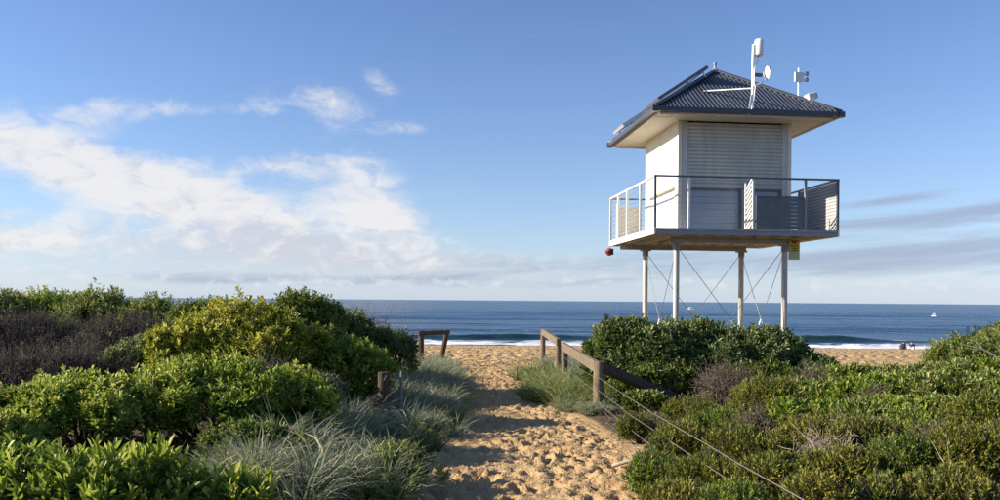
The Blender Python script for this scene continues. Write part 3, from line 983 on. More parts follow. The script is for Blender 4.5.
def twig_paths(P0, D, length, k=4, wob=.25, grav=0.0, rg=None):
    rg = rg or rng
    n = len(P0)
    out = [P0]
    d = unit(D)
    for j in range(k - 1):
        d = unit(d + rg.normal(0, wob, (n, 3)) + np.array([0, 0, -grav]))
        out.append(out[-1] + d * (length / (k - 1))[:, None])
    return np.stack(out, 1)


def lobes_for(rx, ry, h, n, rg, rough=.5):
    """a lumpy crown made of overlapping ellipsoids standing on the ground (local coordinates)"""
    L = [(0, 0, h * .42, rx * .72, ry * .72, h * .52)]
    for _ in range(n):
        a, r = rg.uniform(0, 6.283), math.sqrt(rg.uniform(.04, 1))
        x, y = r * math.cos(a) * rx * .78, r * math.sin(a) * ry * .78
        top = h * (1 - .30 * r ** 2.4) * rg.uniform(1 - .30 * rough, 1.0)
        rad = rg.uniform(.17, .38) * min(h * 1.1, (rx + ry) * .5)
        L.append((x, y, max(top - rad * .85, .1), rad * rg.uniform(.95, 1.35), rad * rg.uniform(.95, 1.35), rad * .85))
    L = np.array(L)
    L[:, 2] += h - (L[:, 2] + L[:, 5]).max()
    return L


def crown_points(L, n, rg, inner=.28):
    """points and outward normals over the lobes' outer surface, plus some inside"""
    area = L[:, 3] * L[:, 5]
    i = rg.choice(len(L), n * 2, p=area / area.sum())
    d = unit(rg.normal(0, 1, (n * 2, 3)))
    d[:, 2] = np.where(d[:, 2] < -.35, -d[:, 2], d[:, 2])
    rf = np.where(rg.uniform(0, 1, n * 2) < inner, rg.uniform(.72, .95, n * 2), 1 + rg.normal(0, .07, n * 2))
    p = L[i, :3] + d * L[i, 3:6] * rf[:, None]
    cl = vnoise(p[:, 0] * 5 + p[:, 2] * 2.3 + 31, p[:, 1] * 5 - p[:, 2] * 4.1, 5)
    p = p + d * ((cl - .55) * .16)[:, None] * np.minimum(1, L[i, 3:4] / .4)
    nn = unit(d / L[i, 3:6])
    keep = (p[:, 2] > .03) & ((cl > .34) | (rf < .96))
    for l in L:
        q_ = (((p - l[:3]) / l[3:6]) ** 2).sum(1)
        keep &= ~(q_ < .60)
    p, nn, rf = p[keep][:n], nn[keep][:n], rf[keep][:n]
    ld = (rg.uniform(0, 1, len(p)) < .10) & (nn[:, 2] > .1)
    p = p + (nn * .5 + np.array([0, 0, .8])) * (ld * rg.uniform(.03, .13, len(p)) * min(1, L[:, 5].max() * 1.6))[:, None]
    return p, nn, rf


SEED = [100]


def bush(px, top, depth, rx, ry, mat_key, label, group=None, n=2600, nl=9, L=.075, Wd=.022, shoot=.10, near=False,
         lobn=11, cat='bush', name='coastal_bush', tint=(.45, .16), spread=(75, 20), up=.55, twigs=0, twig_mat='bark', tipshift=.0, x=None, hmax=None, rough=.5, inner=.28):
    SEED[0] += 1
    rg = np.random.default_rng(SEED[0])
    x = wx(px, depth) if x is None else x
    z0 = gz(x, depth)
    h = max(wz(top, depth, px) - z0, .18)
    if hmax: h = min(h, hmax)
    h_ = h - L * .7
    root = empty(name, (x, depth, z0), 0, label=label, cat=cat, group=group)
    LB = lobes_for(rx, ry, h_, lobn, rg, rough)
    p, nn, rf = crown_points(LB, n, rg, inner)
    A = unit(nn * .55 + np.array([0, 0, up]) + rg.normal(0, .28, p.shape))
    patch = vnoise(p[:, 0] * 2.2 + SEED[0], p[:, 1] * 2.2 + p[:, 2] * 1.7, SEED[0]) - .5
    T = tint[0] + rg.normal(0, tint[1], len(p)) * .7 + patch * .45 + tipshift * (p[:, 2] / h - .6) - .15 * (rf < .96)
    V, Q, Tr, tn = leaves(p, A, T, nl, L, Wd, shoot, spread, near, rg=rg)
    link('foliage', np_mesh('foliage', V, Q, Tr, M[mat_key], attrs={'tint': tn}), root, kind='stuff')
    # stems: main limbs to the lobes, then twigs to some of the shoots
    m = MB()
    base = Vector((0, 0, -.06))
    for l in LB[:min(len(LB), 9)]:
        c = Vector(l[:3])
        mid = base.lerp(c, .5) + Vector((rg.normal(0, .06), rg.normal(0, .06), -.04 * h))
        m.path([base + Vector((c.x * .15, c.y * .15, 0)), mid, c], [.028 * h + .006, .018 * h + .004, .008], 6)
    m.build('stem', M['bark'], root)
    sel = rg.choice(len(p), min(len(p), max(140, twigs)), replace=False)
    near_l = np.argmin(((p[sel][:, None, :] - LB[None, :, :3]) ** 2).sum(-1), 1)
    st_ = LB[near_l, :3] * .6 + p[sel] * .4
    ln = np.linalg.norm(p[sel] - st_, axis=1)
    pts = np.stack([st_, st_ * .5 + p[sel] * .5 + rg.normal(0, .03, st_.shape), p[sel] + A[sel] * (.02 if not twigs else .09)], 1)
    tv, tq = tubes(pts, np.full(len(sel), .006), np.full(len(sel), .002))
    link('twigs', np_mesh('twigs', tv, tq, mat=M[twig_mat]), root, kind='stuff')
    return root, (p, A, T, rg, h)


def dead_bush(px, top, depth, rx, ry, label, n=2600, mat_key='deadtwig', group=None, leafy=0, length=.46, name='bare_bush', rad=.0062):
    SEED[0] += 1
    rg = np.random.default_rng(SEED[0])
    x = wx(px, depth)
    z0 = gz(x, depth)
    h = max(wz(top, depth, px) - z0, .2)
    root = empty(name, (x, depth, z0), 0, label=label, cat='bush', group=group)
    LB = lobes_for(rx, ry, h * .93, 10, rg)
    m = MB()
    for l in LB:
        c = Vector(l[:3])
        b0_ = Vector((c.x * .25, c.y * .25, -.06))
        mid = b0_.lerp(c, .55) + Vector((rg.normal(0, .08), rg.normal(0, .08), 0))
        m.path([b0_, mid, c], [.026, .017, .008], 6)
    m.build('stem', M['bark'], root)
    n = int(n * .62)
    p, nn, rf = crown_points(LB, n, rg, .55)
    D = unit(nn * .5 + np.array([0, 0, .5]) + rg.normal(0, .45, p.shape))
    ln = length * rg.uniform(.5, 1.2, len(p))
    pts = twig_paths(p - D * (ln * .6)[:, None], D, ln, 4, .28, rg=rg)
    tv, tq = tubes(pts, np.full(len(p), rad) * rg.uniform(.7, 1.4, len(p)), np.full(len(p), rad * .35))
    # side sprigs on every twig
    j = np.repeat(np.arange(len(p)), 2)
    o = pts[j, rg.integers(1, 4, len(j))]
    D2 = unit(D[j] + rg.normal(0, .7, (len(j), 3)))
    l2 = length * .42 * rg.uniform(.5, 1.2, len(j))
    p2 = twig_paths(o, D2, l2, 3, .3, rg=rg)
    v2, q2 = tubes(p2, np.full(len(j), rad * .55), np.full(len(j), rad * .25))
    link('twigs', np_mesh('twigs', np.concatenate([tv, v2]), np.concatenate([tq, q2 + len(tv)]), mat=M[mat_key]), root, kind='stuff')
    if leafy:
        s = rg.choice(len(p), leafy)
        V, Q, Tr, tn = leaves(pts[s, -1], D[s], rg.uniform(.2, .8, leafy), 6, .05, .016, .06, rg=rg, near=False)
        link('foliage', np_mesh('foliage', V, Q, Tr, M['leaf_mid'], attrs={'tint': tn}), root, kind='stuff')
    return root


# --- left side, back to front
GH = 'green bushes along the dune top left of the path'
LH = 'mid green bush on the dune top behind the bare brown thicket'
bush(-90, 289, 17.5, 1.7, 1.2, 'leaf_mid', LH, GH, n=1800, L=.095, Wd=.03, tint=(.6, .16))
bush(-10, 290, 17.2, 1.5, 1.2, 'leaf_mid', LH, GH, n=2300, L=.095, Wd=.03, tint=(.66, .16))
bush(48, 291, 17.6, 1.4, 1.2, 'leaf_bright', LH, GH, n=2300, L=.095, Wd=.03, tint=(.52, .16))
bush(100, 291.5, 17.2, 1.2, 1.1, 'leaf_mid', LH, GH, n=2200, L=.095, Wd=.03, tint=(.62, .16))
bush(152, 298, 17.0, 1.0, 1.0, 'leaf_mid', LH, GH, n=1900, L=.095, Wd=.03, tint=(.62, .16))
bush(200, 299, 15.4, .95, .8, 'leaf_mid', 'mid green bush between bare thicket and yellow-green bush', n=1700, L=.09, Wd=.028, tint=(.62, .18))
dead_bush(15, 312, 14.6, 1.8, 1.1, 'larger dark leafless thicket of bare twigs below the dune-top bushes', n=3600, leafy=120)
dead_bush(128, 314, 14.2, 1.25, 1.0, 'smaller dark bare thicket with pale sprigs next to the yellow-green bush', n=2800, leafy=240)
dead_bush(50, 350, 11.2, 1.4, .8, 'low black-brown bare thicket just behind the bright green bush', n=2400, leafy=90)
bush(140, 338, 11.8, .65, .55, 'leaf_dark', 'small grey-green bush between the thicket and yellow-green bush', n=900, L=.085, Wd=.026, tint=(.78, .2))
bush(300, 294, 15.2, 1.05, .9, 'leaf_mid', 'tallest dark green bush rising above the horizon on the left dune', n=2600, L=.09, Wd=.028, tint=(.5, .18))
bush(345, 312, 16.2, 1.05, .9, 'leaf_dark', 'dark green bush sloping down behind the timber frame', n=2000, L=.09, Wd=.028, tint=(.5, .18))
bush(392, 332, 17.4, .75, .8, 'leaf_dark', 'small dark green bush beside the timber frame', n=1100, L=.09, Wd=.028)
dead_bush(352, 306, 17.8, 1.0, .6, 'sparse bare twig bush showing against the sea behind the dark green bush', n=260, mat_key='browntwig', length=.6)
bush(245, 302, 12.4, 1.35, 1.0, 'leaf_yellow', 'yellow-green bush with the palest leaf tips on the left dune', n=2900, nl=10, tint=(.56, .24), tipshift=.5, near=True, L=.095, Wd=.032, lobn=17, rough=1.0)
bush(186, 324, 11.8, .85, .7, 'leaf_yellow', 'low yellow-green bush in front of the palest bush', n=1400, nl=10, tint=(.58, .22), tipshift=.4, near=True, L=.095, Wd=.032, rough=1.0)
bush(310, 330, 12.6, .6, .55, 'leaf_yellow', 'yellow-green bush below the tallest dark green bush', n=1000, nl=10, tint=(.45, .22), tipshift=.4, near=True, L=.095, Wd=.032, rough=1.0)
dead_bush(262, 368, 10.6, .7, .5, 'dark bare undergrowth in the hollow below the yellow-green bush', n=900)
bush(350, 343, 12.5, .80, .6, 'leaf_bright', 'bright green bush right behind the wired fence post', n=1500, nl=10, near=True, tint=(.55, .24), L=.09, Wd=.03, tipshift=.4, rough=1.0)
bush(318, 372, 11.2, .5, .45, 'leaf_grey', 'small grey-green shrub with twiggy base behind the grass', n=500, twigs=300, twig_mat='browntwig', L=.06, Wd=.015)
bush(212, 360, 8.9, 1.3, .95, 'leaf_bright', 'bright glossy green bush filling the front of the left dune', n=3600, nl=10, near=True, tint=(.56, .22), tipshift=.5, L=.075, Wd=.026, lobn=20, rough=.9)
bush(85, 376, 8.3, 1.2, .95, 'leaf_bright', 'wide bright green bush in front of the bare thicket', n=3600, nl=10, near=True, tint=(.58, .22), tipshift=.5, L=.072, Wd=.025, lobn=20, rough=.9)
bush(-15, 408, 7.4, .7, .7, 'leaf_bright', 'bright green bush below the bare thicket at the dune edge', n=1700, nl=10, near=True, tint=(.55, .22), tipshift=.5, L=.072, Wd=.025, rough=.9)
bush(290, 370, 9.4, .55, .5, 'leaf_bright', 'rounded small bright green bush between glossy bush and grass', n=1100, nl=10, near=True, tint=(.58, .2), tipshift=.5, L=.075, Wd=.026, rough=.9)
bush(262, 420, 7.4, .55, .45, 'leaf_mid', 'shaded low green bush beside the long grass', n=800, nl=10, near=True, tint=(.4, .15), L=.07, Wd=.024, rough=1.0)

# foreground bush: large upright shoots that one can pick apart
root, (p, A, T, rg, h) = bush(70, 452, 5.0, 1.35, .60, 'leaf_bright', 'broad-leaved green bush with large upright shoots at the path start', n=800, nl=9, near=True, L=.085, Wd=.026, tint=(.38, .18), up=.8)
shoot_me = []
for k in range(5):
    r2 = np.random.default_rng(900 + k)
    V, Q, Tr, tn = leaves(np.array([[0, 0, .0]]), np.array([[0, 0, 1.]]), np.array([.55 + .08 * k]), 11, .105, .027, .16, (62, 14), True, rg=r2)
    tv, tq = tubes(twig_paths(np.array([[0, 0, -.26]]), np.array([[0, 0, 1.]]), np.array([.26]), 4, .05, rg=r2), np.array([.004]), np.array([.002]))
    me = np_mesh('leafy_shoot', np.concatenate([V, tv]), np.concatenate([Q, tq + len(V)]), mat=M['leaf_bright'], attrs={'tint': np.concatenate([tn, np.full(len(tv), .5)])})
    shoot_me.append(me)
ok = [i for i in range(len(p)) if p[i, 2] > .42 * h][:230]
for i in ok:
    o = link('leafy_shoot', shoot_me[i % 5], root)
    d = Vector(A[i] + np.array([0, 0, .6])).normalized()
    o.rotation_euler = (d.to_track_quat('Z', 'Y') @ Matrix.Rotation(rg.uniform(0, 6.28), 4, 'Z').to_quaternion()).to_euler()
    o.location = Vector(p[i]) + d * .05
    o.scale = [rg.uniform(.75, 1.2)] * 3
bush(215, 468, 5.3, .35, .3, 'leaf_bright', 'separate small shoot cluster between broad-leaved bush and grass', n=120, nl=9, near=True, L=.09, Wd=.026, tint=(.5, .15), up=.9, lobn=5)
bush(402, 441, 7.4, .42, .38, 'leaf_mid', 'low leafy green herb among the grey grass at the path edge', n=900, nl=9, near=True, L=.045, Wd=.016, tint=(.62, .16), up=.8, name='leafy_herb', cat='herb')

# --- right side, back to front
KD = dict(nl=10, L=.115, Wd=.036, shoot=.13, near=True, rough=.8)
bush(634, 319.5, 15.6, .92, 1.0, 'leaf_dark', 'dark green bush below the tower next to the timber rail', n=2500, tint=(.56, .24), lobn=16, **KD)
bush(604, 334, 16.4, .55, .6, 'leaf_dark', 'smaller dark green bush behind the sloping fence rail', n=800, tint=(.56, .24), **KD)
bush(648, 390, 13.4, .42, .35, 'leaf_mid', 'bright leafy green bush below the brace log beside the thick post', n=520, tint=(.62, .22), **KD)
bush(700, 412, 12.6, .42, .35, 'leaf_mid', 'low leafy green bush at the lower end of the brace log', n=420, tint=(.5, .22), **KD)
bush(690, 321, 15.8, 1.45, 1.0, 'leaf_dark', 'wide dark green bush hiding the feet of the near left tower leg', n=3000, tint=(.54, .24), lobn=18, **KD)
bush(758, 329, 15.6, 1.0, .9, 'leaf_dark', 'dark green bush below the tower hanging sign', n=2100, tint=(.52, .22), lobn=14, **KD)
bush(806, 352, 15.2, .5, .7, 'leaf_dark', 'small dark green bush at the edge of the beach gap', n=800, tint=(.5, .22), **KD)
bush(668, 360, 14.8, 1.0, .5, 'leaf_mid', 'fresh green bush under the sloping brace log', n=1300, tint=(.58, .22), **KD)
bush(630, 378, 14.9, .5, .4, 'leaf_mid', 'fresh green bush right behind the thick fence post', n=700, tint=(.55, .22), **KD)
bush(762, 362, 13.9, .95, .6, 'leaf_mid', 'mid green bush behind the purple-brown dry shrub', n=1200, tint=(.45, .22), **KD)
bush(1022, 321, 18.0, 1.3, 1.2, 'leaf_mid', 'round green dune bush at the far end of the right dune', n=2600, tint=(.66, .16), rough=.2, L=.09, Wd=.028)
bush(968, 337, 17.2, .95, 1.0, 'leaf_mid', 'sloping green dune bush where the beach gap ends', n=2000, tint=(.66, .16), rough=.2, L=.09, Wd=.028)
bush(1075, 315, 18.6, 1.4, 1.2, 'leaf_mid', 'green dune bush beyond the round dune bush', n=1600, L=.09, Wd=.028)
GC = 'broad-leaved green bushes covering the right dune'
for k, (px, tp, dp, rx, nn_) in enumerate(((845, 366, 14.0, .9, 1200), (900, 366, 13.6, .95, 1300), (955, 362, 13.4, .95, 1300), (1010, 356, 13.2, 1.0, 1200), (1060, 358, 12.5, .9, 900),
                                           (830, 378, 12.2, .72, 900), (886, 375, 11.6, .85, 1200), (945, 372, 11.2, .85, 1200), (1005, 372, 10.8, .85, 1100),
                                           (905, 396, 9.9, .7, 950), (962, 395, 9.6, .7, 950), (1015, 398, 9.2, .65, 800), (845, 399, 10.4, .55, 600))):
    bush(px, tp, dp, rx, rx * .8, 'leaf_mid' if k % 3 else 'leaf_bright', 'broad-leaved mid green bush in the mass covering the right dune' if k % 3 else 'brighter yellow-green broad-leaved bush on the right dune', GC if k % 3 else 'brighter broad-leaved bushes on the right dune',
         n=nn_, nl=9, near=True, L=.105, Wd=.030, tint=(.50 + .07 * (k % 3), .24), up=.8, hmax=1.2, tipshift=.3, rough=1.0)
dead_bush(725, 366, 12.9, .55, .45, 'grey-brown dry shrub of fine twigs behind the heath', n=800, mat_key='browntwig', length=.34)
dead_bush(812, 369, 12.6, .32, .3, 'upright brown dry shrub beside the broad-leaved bushes', n=350, mat_key='browntwig', length=.40)
dead_bush(878, 388, 10.6, .30, .3, 'small reddish brown dry shrub within the broad-leaved bushes', n=300, mat_key='browntwig', length=.28)
dead_bush(668, 420, 11.2, .6, .4, 'low dry twig shrub at the end of the brace log', n=450, mat_key='browntwig', length=.28, leafy=80)
dead_bush(858, 434, 8.4, .42, .35, 'pale bleached twig shrub within the olive heath', n=240, mat_key='paletwig', length=.36)
dead_bush(768, 414, 9.0, .35, .3, 'brown twiggy dry shrub between the olive heath mounds', n=420, mat_key='browntwig', length=.36, leafy=30)
dead_bush(832, 446, 7.2, .30, .28, 'grey-brown dead shrub with forked stems in the olive heath', n=260, mat_key='paletwig', length=.34, leafy=20)
dead_bush(945, 436, 7.5, .30, .28, 'reddish dry shrub between heath and broad-leaved bushes', n=360, mat_key='browntwig', length=.36, leafy=30)
dead_bush(690, 428, 9.8, .32, .28, 'dry brown shrub next to the fence wires', n=360, mat_key='browntwig', length=.34, leafy=30)
GE = 'olive heath shrubs in the right foreground'
for k, (px, tp, dp, rx, nn_) in enumerate(((640, 428, 10.6, .30, 700), (704, 396, 10.9, .50, 1300), (768, 388, 11.0, .55, 1300), (730, 414, 9.5, .50, 1300), (688, 436, 8.4, .40, 1200), (800, 404, 9.6, .50, 1200),
                                           (748, 434, 8.0, .45, 1300), (664, 456, 7.3, .34, 900), (818, 430, 8.0, .42, 1100), (716, 454, 6.9, .40, 1200), (872, 424, 8.3, .42, 1100),
                                           (925, 412, 8.6, .48, 1200), (985, 410, 8.4, .5, 1200), (782, 456, 6.6, .40, 1200), (850, 456, 6.6, .36, 1000), (915, 440, 6.9, .42, 1200),
                                           (975, 440, 6.7, .40, 1100), (686, 480, 6.2, .30, 800), (1030, 430, 7.2, .5, 900), (748, 484, 5.6, .32, 800), (822, 486, 5.6, .32, 800), (892, 478, 5.6, .34, 800), (962, 476, 5.5, .36, 800))):
    alt = k % 4 == 3
    tp -= (15, 0, 9, 4)[k % 4]
    bush(px, tp, dp, rx, rx * .85, 'leaf_bright' if alt else 'leaf_olive', 'greener fine-leaved heath shrub among the olive ones beside the fence wires' if alt else 'olive heath shrub with fine leaves and brown tips beside the fence wires', 'greener heath shrubs in the right foreground' if alt else GE, n=int(nn_ * .85), nl=11, near=False,
         L=.056, Wd=.015, shoot=.20, tint=(.46 + .08 * ((k * 7) % 3) - .14 * alt, .26), spread=(58, 14), up=.7, twigs=160, twig_mat='browntwig', name='heath_shrub', cat='shrub', hmax=1.0, lobn=12, rough=1.7)
bush(792, 396, 9.0, .32, .3, 'leaf_bright', 'fresh bright green bush poking out of the olive heath', n=260, nl=10, near=True, L=.11, Wd=.03, tint=(.55, .2), up=.9, hmax=.8, rough=1.0)
bush(868, 398, 9.2, .36, .3, 'leaf_mid', 'long-leaved green plant between heath and broad-leaved bushes', n=200, nl=10, near=True, L=.19, Wd=.03, shoot=.2, tint=(.55, .2), up=.9, hmax=.8, rough=1.0)

# the scrub goes on to both sides, out of the photograph's view
def copy_thing(root, x, y, sc, label, group):
    c = root.copy()
    COL.objects.link(c)
    c.location = (x, y, gz(x, y))
    c.rotation_euler = (0, 0, random.uniform(0, 6.28))
    c.scale = (sc, sc, sc * .9)
    tag(c, label, 'bush', group)
    for ch in root.children:
        if ch.name.startswith('leafy_shoot'): continue
        d = ch.copy()
        COL.objects.link(d)
        d.parent = c


srcs = [o for o in COL.objects if o.type == 'EMPTY' and o.parent is None and o.name.startswith('coastal_bush') and 'green' in o['label'] and 6 < o.location.y < 14 and abs(o.location.x) > 2.5]
for k, (x, y) in enumerate(((-5.6, 5.0), (-7.4, 5.2), (-6.2, 6.8), (-7.9, 7.2), (-7.0, 8.8), (-8.9, 9.2), (-8.6, 11.2), (-10.3, 11.6), (-9.9, 13.4), (-11.6, 14.0), (-11.9, 16.0), (-4.6, 3.6), (-6.4, 3.4))):
    copy_thing(srcs[k % len(srcs)], x, y, .85, 'green bush continuing the scrub away from the path beyond the thicket', 'bushes continuing the scrub beyond the thicket')
for k, (x, y) in enumerate(((4.5, 5.4), (5.9, 5.6), (5.5, 6.9), (7.0, 7.0), (6.6, 8.4), (8.2, 8.6), (8.0, 10.2), (9.6, 10.4), (9.2, 12.0), (10.8, 12.4), (10.2, 14.0), (11.8, 14.6), (12.0, 16.6))):
    copy_thing(srcs[(k + 3) % len(srcs)], x, y, .8, 'green bush continuing the scrub beyond the heath and broad-leaved bushes', 'bushes continuing the scrub beyond the heath')

# --- grass tussocks
def tussock_mesh(seed, n, hgt, spread, wid, bend, key):
    """tangle of arching blades growing from a broad, uneven base"""
    rg = np.random.default_rng(seed)
    a = rg.uniform(0, 6.283, n)
    nc = 5
    cc = rg.normal(0, spread * .42, (nc, 2))
    ci = rg.integers(0, nc, n)
    r = spread * .22 * np.sqrt(rg.uniform(0, 1, n))
    P = np.stack([cc[ci, 0] + r * np.cos(a), cc[ci, 1] + r * np.sin(a), np.full(n, -.04)], 1)
    a2 = a + rg.normal(0, 1.1, n)
    lean = rg.uniform(.05, .8, n)
    sweep = np.array([.16, -.05, 0])
    d = unit(np.stack([np.cos(a2) * lean, np.sin(a2) * lean, np.ones(n)], 1) + sweep)
    ln = hgt * rg.uniform(.45, 1.25, n) * rg.uniform(.8, 1.1, nc)[ci]
    k = 6
    out = [P]
    out_h = np.stack([np.cos(a2), np.sin(a2), np.zeros(n)], 1)
    kink = rg.uniform(0, 1, n) < .12
    for j in range(k - 1):
        bb = bend * rg.uniform(.3, 1.5, n) * (j + .4) / k + kink * (j == 2) * 1.1
        d = unit(d + (out_h * .5 + np.array([0, 0, -.75])) * bb[:, None] + rg.normal(0, .06, (n, 3)))
        out.append(out[-1] + d * (ln / (k - 1))[:, None])
    pts = np.stack(out, 1)
    pts[:, :, 2] = np.maximum(pts[:, :, 2], -.05)
    sd_ = unit(np.cross(unit(pts[:, -1] - pts[:, 0]), rg.normal(0, 1, (n, 3))))
    w = wid * np.array([.8, 1, .95, .8, .55, .08])[None, :, None] * rg.uniform(.6, 1.5, n)[:, None, None]
    Vv = np.stack([pts - sd_[:, None] * w, pts + sd_[:, None] * w], 2)
    idx = np.arange(n * k * 2).reshape(n, k, 2)
    Q = np.stack([idx[:, :-1, 0], idx[:, :-1, 1], idx[:, 1:, 1], idx[:, 1:, 0]], -1).reshape(-1, 4)
    tb = np.where(rg.uniform(0, 1, n) < .14, 1.0, rg.normal(.48, .2, n))
    t = np.clip(tb[:, None] + np.linspace(-.2, .2, k)[None], 0, 1)
    return np_mesh('grass_tussock', Vv.reshape(-1, 3), Q, mat=M[key], smooth=True, attrs={'tint': np.repeat(t.reshape(-1), 2)})


TG_ = [tussock_mesh(300 + k, 500, .60, .46, .0048, .62, 'grass_grey') for k in range(7)]
TN_ = [tussock_mesh(320 + k, 420, .52, .42, .0055, .55, 'grass_green') for k in range(5)]


def tuss(me, x, y, s, label, group):
    o = link('grass_tussock', me, None, label=label, cat='grass', group=group)
    o.location = (x, y, gz(x, y))
    o.rotation_euler = (0, 0, random.uniform(0, 6.28))
    o.scale = (s, s, s * random.uniform(.85, 1.1))


GL, LL = 'grey-green grass tussocks left of the path', 'grey-green arching grass tussock on the bank left of the path'
for k in range(165):
    y = 6.0 + 16.0 * (k + random.random()) / 165
    wmax = float(np.interp(y, [6, 8, 11, 14, 22], [1.25, 1.2, 1.15, 1.2, 1.5]))
    x = float(path_l(y)) - (.12 if y < 9.5 else .06) - wmax * random.random()
    short = abs(x + 1.60 * y / 11.4) < .34 and 7.6 < y < 11.7
    if k % 6 == 0:
        tuss(TN_[k % 5], x, y, random.uniform(.62, 1.0) * (.34 if short else 1), 'fresh green grass tussock among the grey-green ones left of the path', 'fresh green tussocks left of the path')
    else:
        tuss(TG_[k % 7], x, y, random.uniform(.62, 1.0) * (.34 if short else 1), LL, GL)
GR, LR = 'green grass tussocks right of the path', 'soft green grass tussock between the path and timber fence'
for k in range(46):
    y = 14.2 + 7.2 * (k + random.random()) / 46
    x = float(path_r(y)) + .08 + (1.75 - float(path_r(y))) * random.random()
    tuss(TN_[k % 5], x, y, random.uniform(.75, 1.1), LR, GR)
for k in range(9):
    tuss(TG_[k % 5], 1.12 + .65 * random.random(), 13.2 + 1.1 * random.random(), random.uniform(.32, .5), 'small grey grass tuft at the foot of the thick fence post', 'small grass tufts at the fence post')
for k in range(16):
    y = 20.5 + 5.5 * random.random()
    tuss(TG_[k % 5], 1.35 + 1.3 * random.random(), y, random.uniform(.7, .95), 'grass tussock between the two timber rails at the beach end', 'grass tussocks at the beach end rails')
for k in range(16):
    y = 20.5 + 6 * random.random()
    tuss(TG_[k % 5], float(path_l(min(y, 24))) - .15 - 1.6 * random.random(), y, random.uniform(.7, .95), 'grass tussock beside the timber frame', 'grass tussocks at the timber frame')

# litter, sticks and seedlings under the scrub: nobody could count them
def scatter(n, x0, x1, y0, y1, rg):
    x, y = rg.uniform(x0, x1, n), rg.uniform(y0, y1, n)
    k = soilmask(x, y) > rg.uniform(.25, .9, n)
    x, y = x[k], y[k]
    return np.stack([x, y, terrain(x, y) + .015], 1)


rg = np.random.default_rng(77)
P = scatter(15000, -9, 9, 4.5, 20, rg)
V, Q, Tr, tn = leaves(P, unit(rg.normal(0, .5, P.shape) + np.array([0, 0, .8])), rg.uniform(0, 1, len(P)), 5, .07, .018, .05, (80, 40), False, rg=rg)
link('leaf_litter', np_mesh('leaf_litter', V, Q, Tr, M['litter'], attrs={'tint': tn}), label='brown leaf litter on the ground under the bushes', cat='litter', kind='stuff')
P = scatter(9000, -9, 9, 4.5, 20, rg)
D = unit(rg.normal(0, .6, P.shape) + np.array([0, 0, .45]))
tv, tq = tubes(twig_paths(P, D, rg.uniform(.12, .4, len(P)), 4, .25, rg=rg), np.full(len(P), .0035), np.full(len(P), .0015))
link('dry_twigs', np_mesh('dry_twigs', tv, tq, mat=M['browntwig']), label='dry brown twigs on the ground under the scrub', cat='twigs', kind='stuff')

# larger bleached sticks poking out on the right
def stick(a, b, r, label):
    a, b = Vector(a), Vector(b)
    mid = a.lerp(b, .5) + Vector((random.uniform(-.05, .05), 0, .06))
    m = MB().path([a, a.lerp(mid, .5) + Vector((0, 0, .02)), mid, b], [r, r * .9, r * .75, r * .4], 7)
    m.path([mid, mid.lerp(b, .6) + Vector((.08, .03, .10))], [r * .5, r * .2], 5)
    m.build('dead_branch', M['paletwig'], None, label=label, cat='branch')


stick((3.45, 5.9, 3.45), (3.22, 6.15, 3.98), .005, 'longest bleached bare branch leaning out of the olive heath')
stick((2.75, 6.9, 3.5), (2.55, 7.2, 3.95), .005, 'bleached branch in the heath beside the broad-leaved bushes')
stick((7.35, 12.0, 4.15), (6.75, 12.1, 4.42), .014, 'grey bare branch across the broad-leaved bushes')
stick((1.15, 8.3, gz(1.15, 8.3) + .03), (1.62, 8.1, gz(1.6, 8.1) + .05), .022, 'pale driftwood stick lying at the right edge of the sand path')

# ------------------------------------------------------------------ two people sitting on the sand near the water
M['skin'] = mat('skin', (.42, .26, .18), .6)
M['darkcloth'] = mat('dark_cloth', (.025, .03, .045), .8)
M['whitecloth'] = mat('white_cloth', (.75, .75, .74), .8)
M['hair'] = mat('dark_hair', (.02, .015, .012), .7)


def skin(name, pts, edges, rad, m_, parent):
    me = bpy.data.meshes.new(name)
    me.from_pydata(pts, edges, [])
    o = link(name, me, parent)
    me.materials.append(m_)
    md = o.modifiers.new('skin', 'SKIN')
    md.use_smooth_shade = True
    for v, r in zip(me.skin_vertices[0].data, rad):
        v.radius = (r, r)
    me.skin_vertices[0].data[0].use_root = True
    sb = o.modifiers.new('sub', 'SUBSURF')
    sb.levels = sb.render_levels = 1
    return o


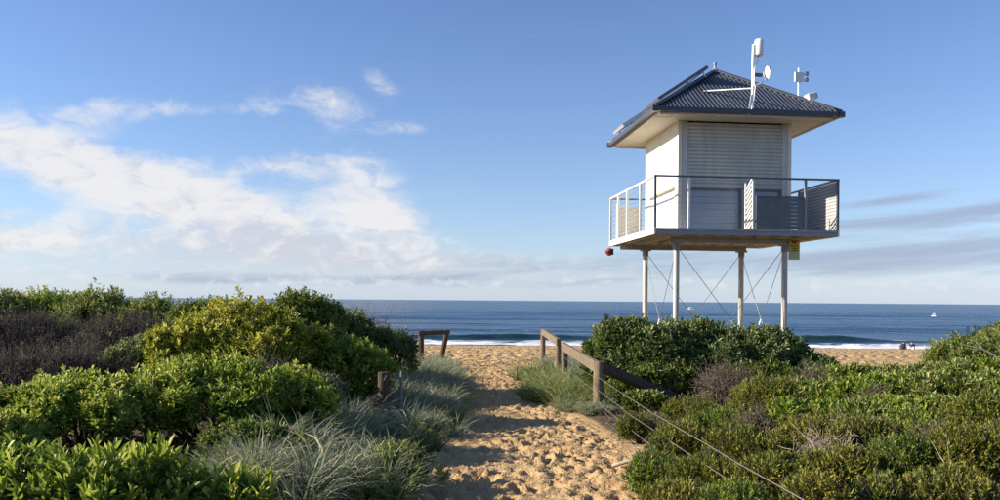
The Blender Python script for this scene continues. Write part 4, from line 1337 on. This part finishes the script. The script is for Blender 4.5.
def sitter(x, y, rz, label, top_m, low_m):
    r = empty('person', (x, y, gz(x, y) + .02), rz, label=label, cat='person')
    pts = [(0, 0, .13), (0, -.02, .33), (0, .03, .50), (0, .05, .60), (0, .07, .68), (0, .08, .78),
           (-.10, .02, .12), (-.14, .38, .44), (-.13, .52, .07), (-.13, .66, .05), (.10, .02, .12), (.14, .38, .44), (.13, .52, .07), (.13, .66, .05),
           (-.19, .03, .53), (-.25, .20, .34), (-.10, .42, .40), (-.04, .50, .38), (.19, .03, .53), (.25, .20, .34), (.10, .42, .40), (.04, .50, .38)]
    ed = [(0, 1), (1, 2), (2, 3), (3, 4), (4, 5), (0, 6), (6, 7), (7, 8), (8, 9), (0, 10), (10, 11), (11, 12), (12, 13),
          (2, 14), (14, 15), (15, 16), (16, 17), (2, 18), (18, 19), (19, 20), (20, 21)]
    rad = [.15, .13, .14, .06, .085, .075, .10, .06, .045, .035, .10, .06, .045, .035, .06, .045, .035, .03, .06, .045, .035, .03]
    skin('body', pts, ed, rad, M['skin'], r)
    skin('shirt', [(0, 0, .14), (0, -.02, .33), (0, .03, .52), (-.19, .03, .53), (-.25, .18, .37), (.19, .03, .53), (.25, .18, .37)],
         [(0, 1), (1, 2), (2, 3), (3, 4), (2, 5), (5, 6)], [.165, .15, .155, .078, .06, .078, .06], top_m, r)
    skin('trousers', [(0, 0, .13), (-.10, .02, .13), (-.14, .36, .42), (-.135, .45, .24), (.10, .02, .13), (.14, .36, .42), (.135, .45, .24)],
         [(0, 1), (1, 2), (2, 3), (0, 4), (4, 5), (5, 6)], [.165, .12, .08, .065, .12, .08, .065], low_m, r)
    MB().lathe([(.0, .885), (.06, .875), (.098, .82), (.105, .76), (.095, .70), (.0, .69)], 10, Matrix.Translation((0, .05, 0))).build('hair', M['hair'], r)


yp = 84.0
sitter(wx(904.5, yp), yp, R(10), 'person in dark clothes sitting on the sand near the water', M['darkcloth'], M['darkcloth'])
sitter(wx(910, yp), yp - .4, R(-40), 'person in dark top and white trousers sitting on the sand', M['darkcloth'], M['whitecloth'])
bx = wx(901.5, yp)
bg_ = empty('beach_bag', (bx, yp - .3, gz(bx, yp - .3)), .4, label='dark bag with a white towel lying on the sand beside two people', cat='bag')
MB().lathe([(.0, .0), (.22, .01), (.25, .15), (.20, .30), (.0, .33)], 12).build('bag_body', M['darkcloth'], bg_)
MB().lathe([(.0, .0), (.20, .01), (.21, .10), (.12, .17), (.0, .18)], 12, Matrix.Translation((.42, .05, 0))).build('towel', M['whitecloth'], bg_)


# ------------------------------------------------------------------ gulls over the water
def gull(px, py, Y, rz, flap, label):
    r = empty('gull', (wx(px, Y), Y, wz(py, Y, px)), rz, label=label, cat='bird', group=None)
    MB().lathe([(.0, -.30), (.03, -.27), (.075, -.12), (.085, .02), (.06, .15), (.055, .20), (.05, .24), (.018, .29), (.0, .33)], 12, Matrix.Rotation(R(-90), 4, 'X')).build('body', M['white'], r)
    MB().add([(-.02, -.26, .0), (.02, -.26, .0), (.09, -.42, .0), (-.09, -.42, .0), (-.02, -.26, .02), (.02, -.26, .02), (.09, -.42, .01), (-.09, -.42, .01)],
             [(0, 3, 2, 1), (4, 5, 6, 7), (0, 1, 5, 4), (1, 2, 6, 5), (2, 3, 7, 6), (3, 0, 4, 7)]).build('tail', M['white'], r)
    for s in (-1, 1):
        a1, a2_ = R(flap), R(flap * .35)
        p0, p1 = Vector((s * .05, 0, .03)), Vector((s * (.05 + .30 * math.cos(a1)), .05, .03 + .30 * math.sin(a1)))
        p2 = p1 + Vector((s * .38 * math.cos(a2_), -.10, .38 * math.sin(a2_)))
        vs = []
        for p_, c0, c1 in ((p0, .09, -.13), (p1, .10, -.12), (p2, .02, -.06)):
            vs += [p_ + Vector((0, c0, 0)), p_ + Vector((0, c1, 0)), p_ + Vector((0, c1, .014)), p_ + Vector((0, c0, .02))]
        fs = [(0, 1, 2, 3), (8, 11, 10, 9)]
        for o in (0, 4): fs += [(o + i, o + (i + 1) % 4, o + 4 + (i + 1) % 4, o + 4 + i) for i in range(4)]
        MB().add(vs, fs).build('wing', M['white'], r)


gull(934, 316, 95, R(60), 38, 'white gull with raised wings flying low over the sea')
gull(690, 309, 90, R(75), 25, 'white gull gliding over the sea behind the tower legs')
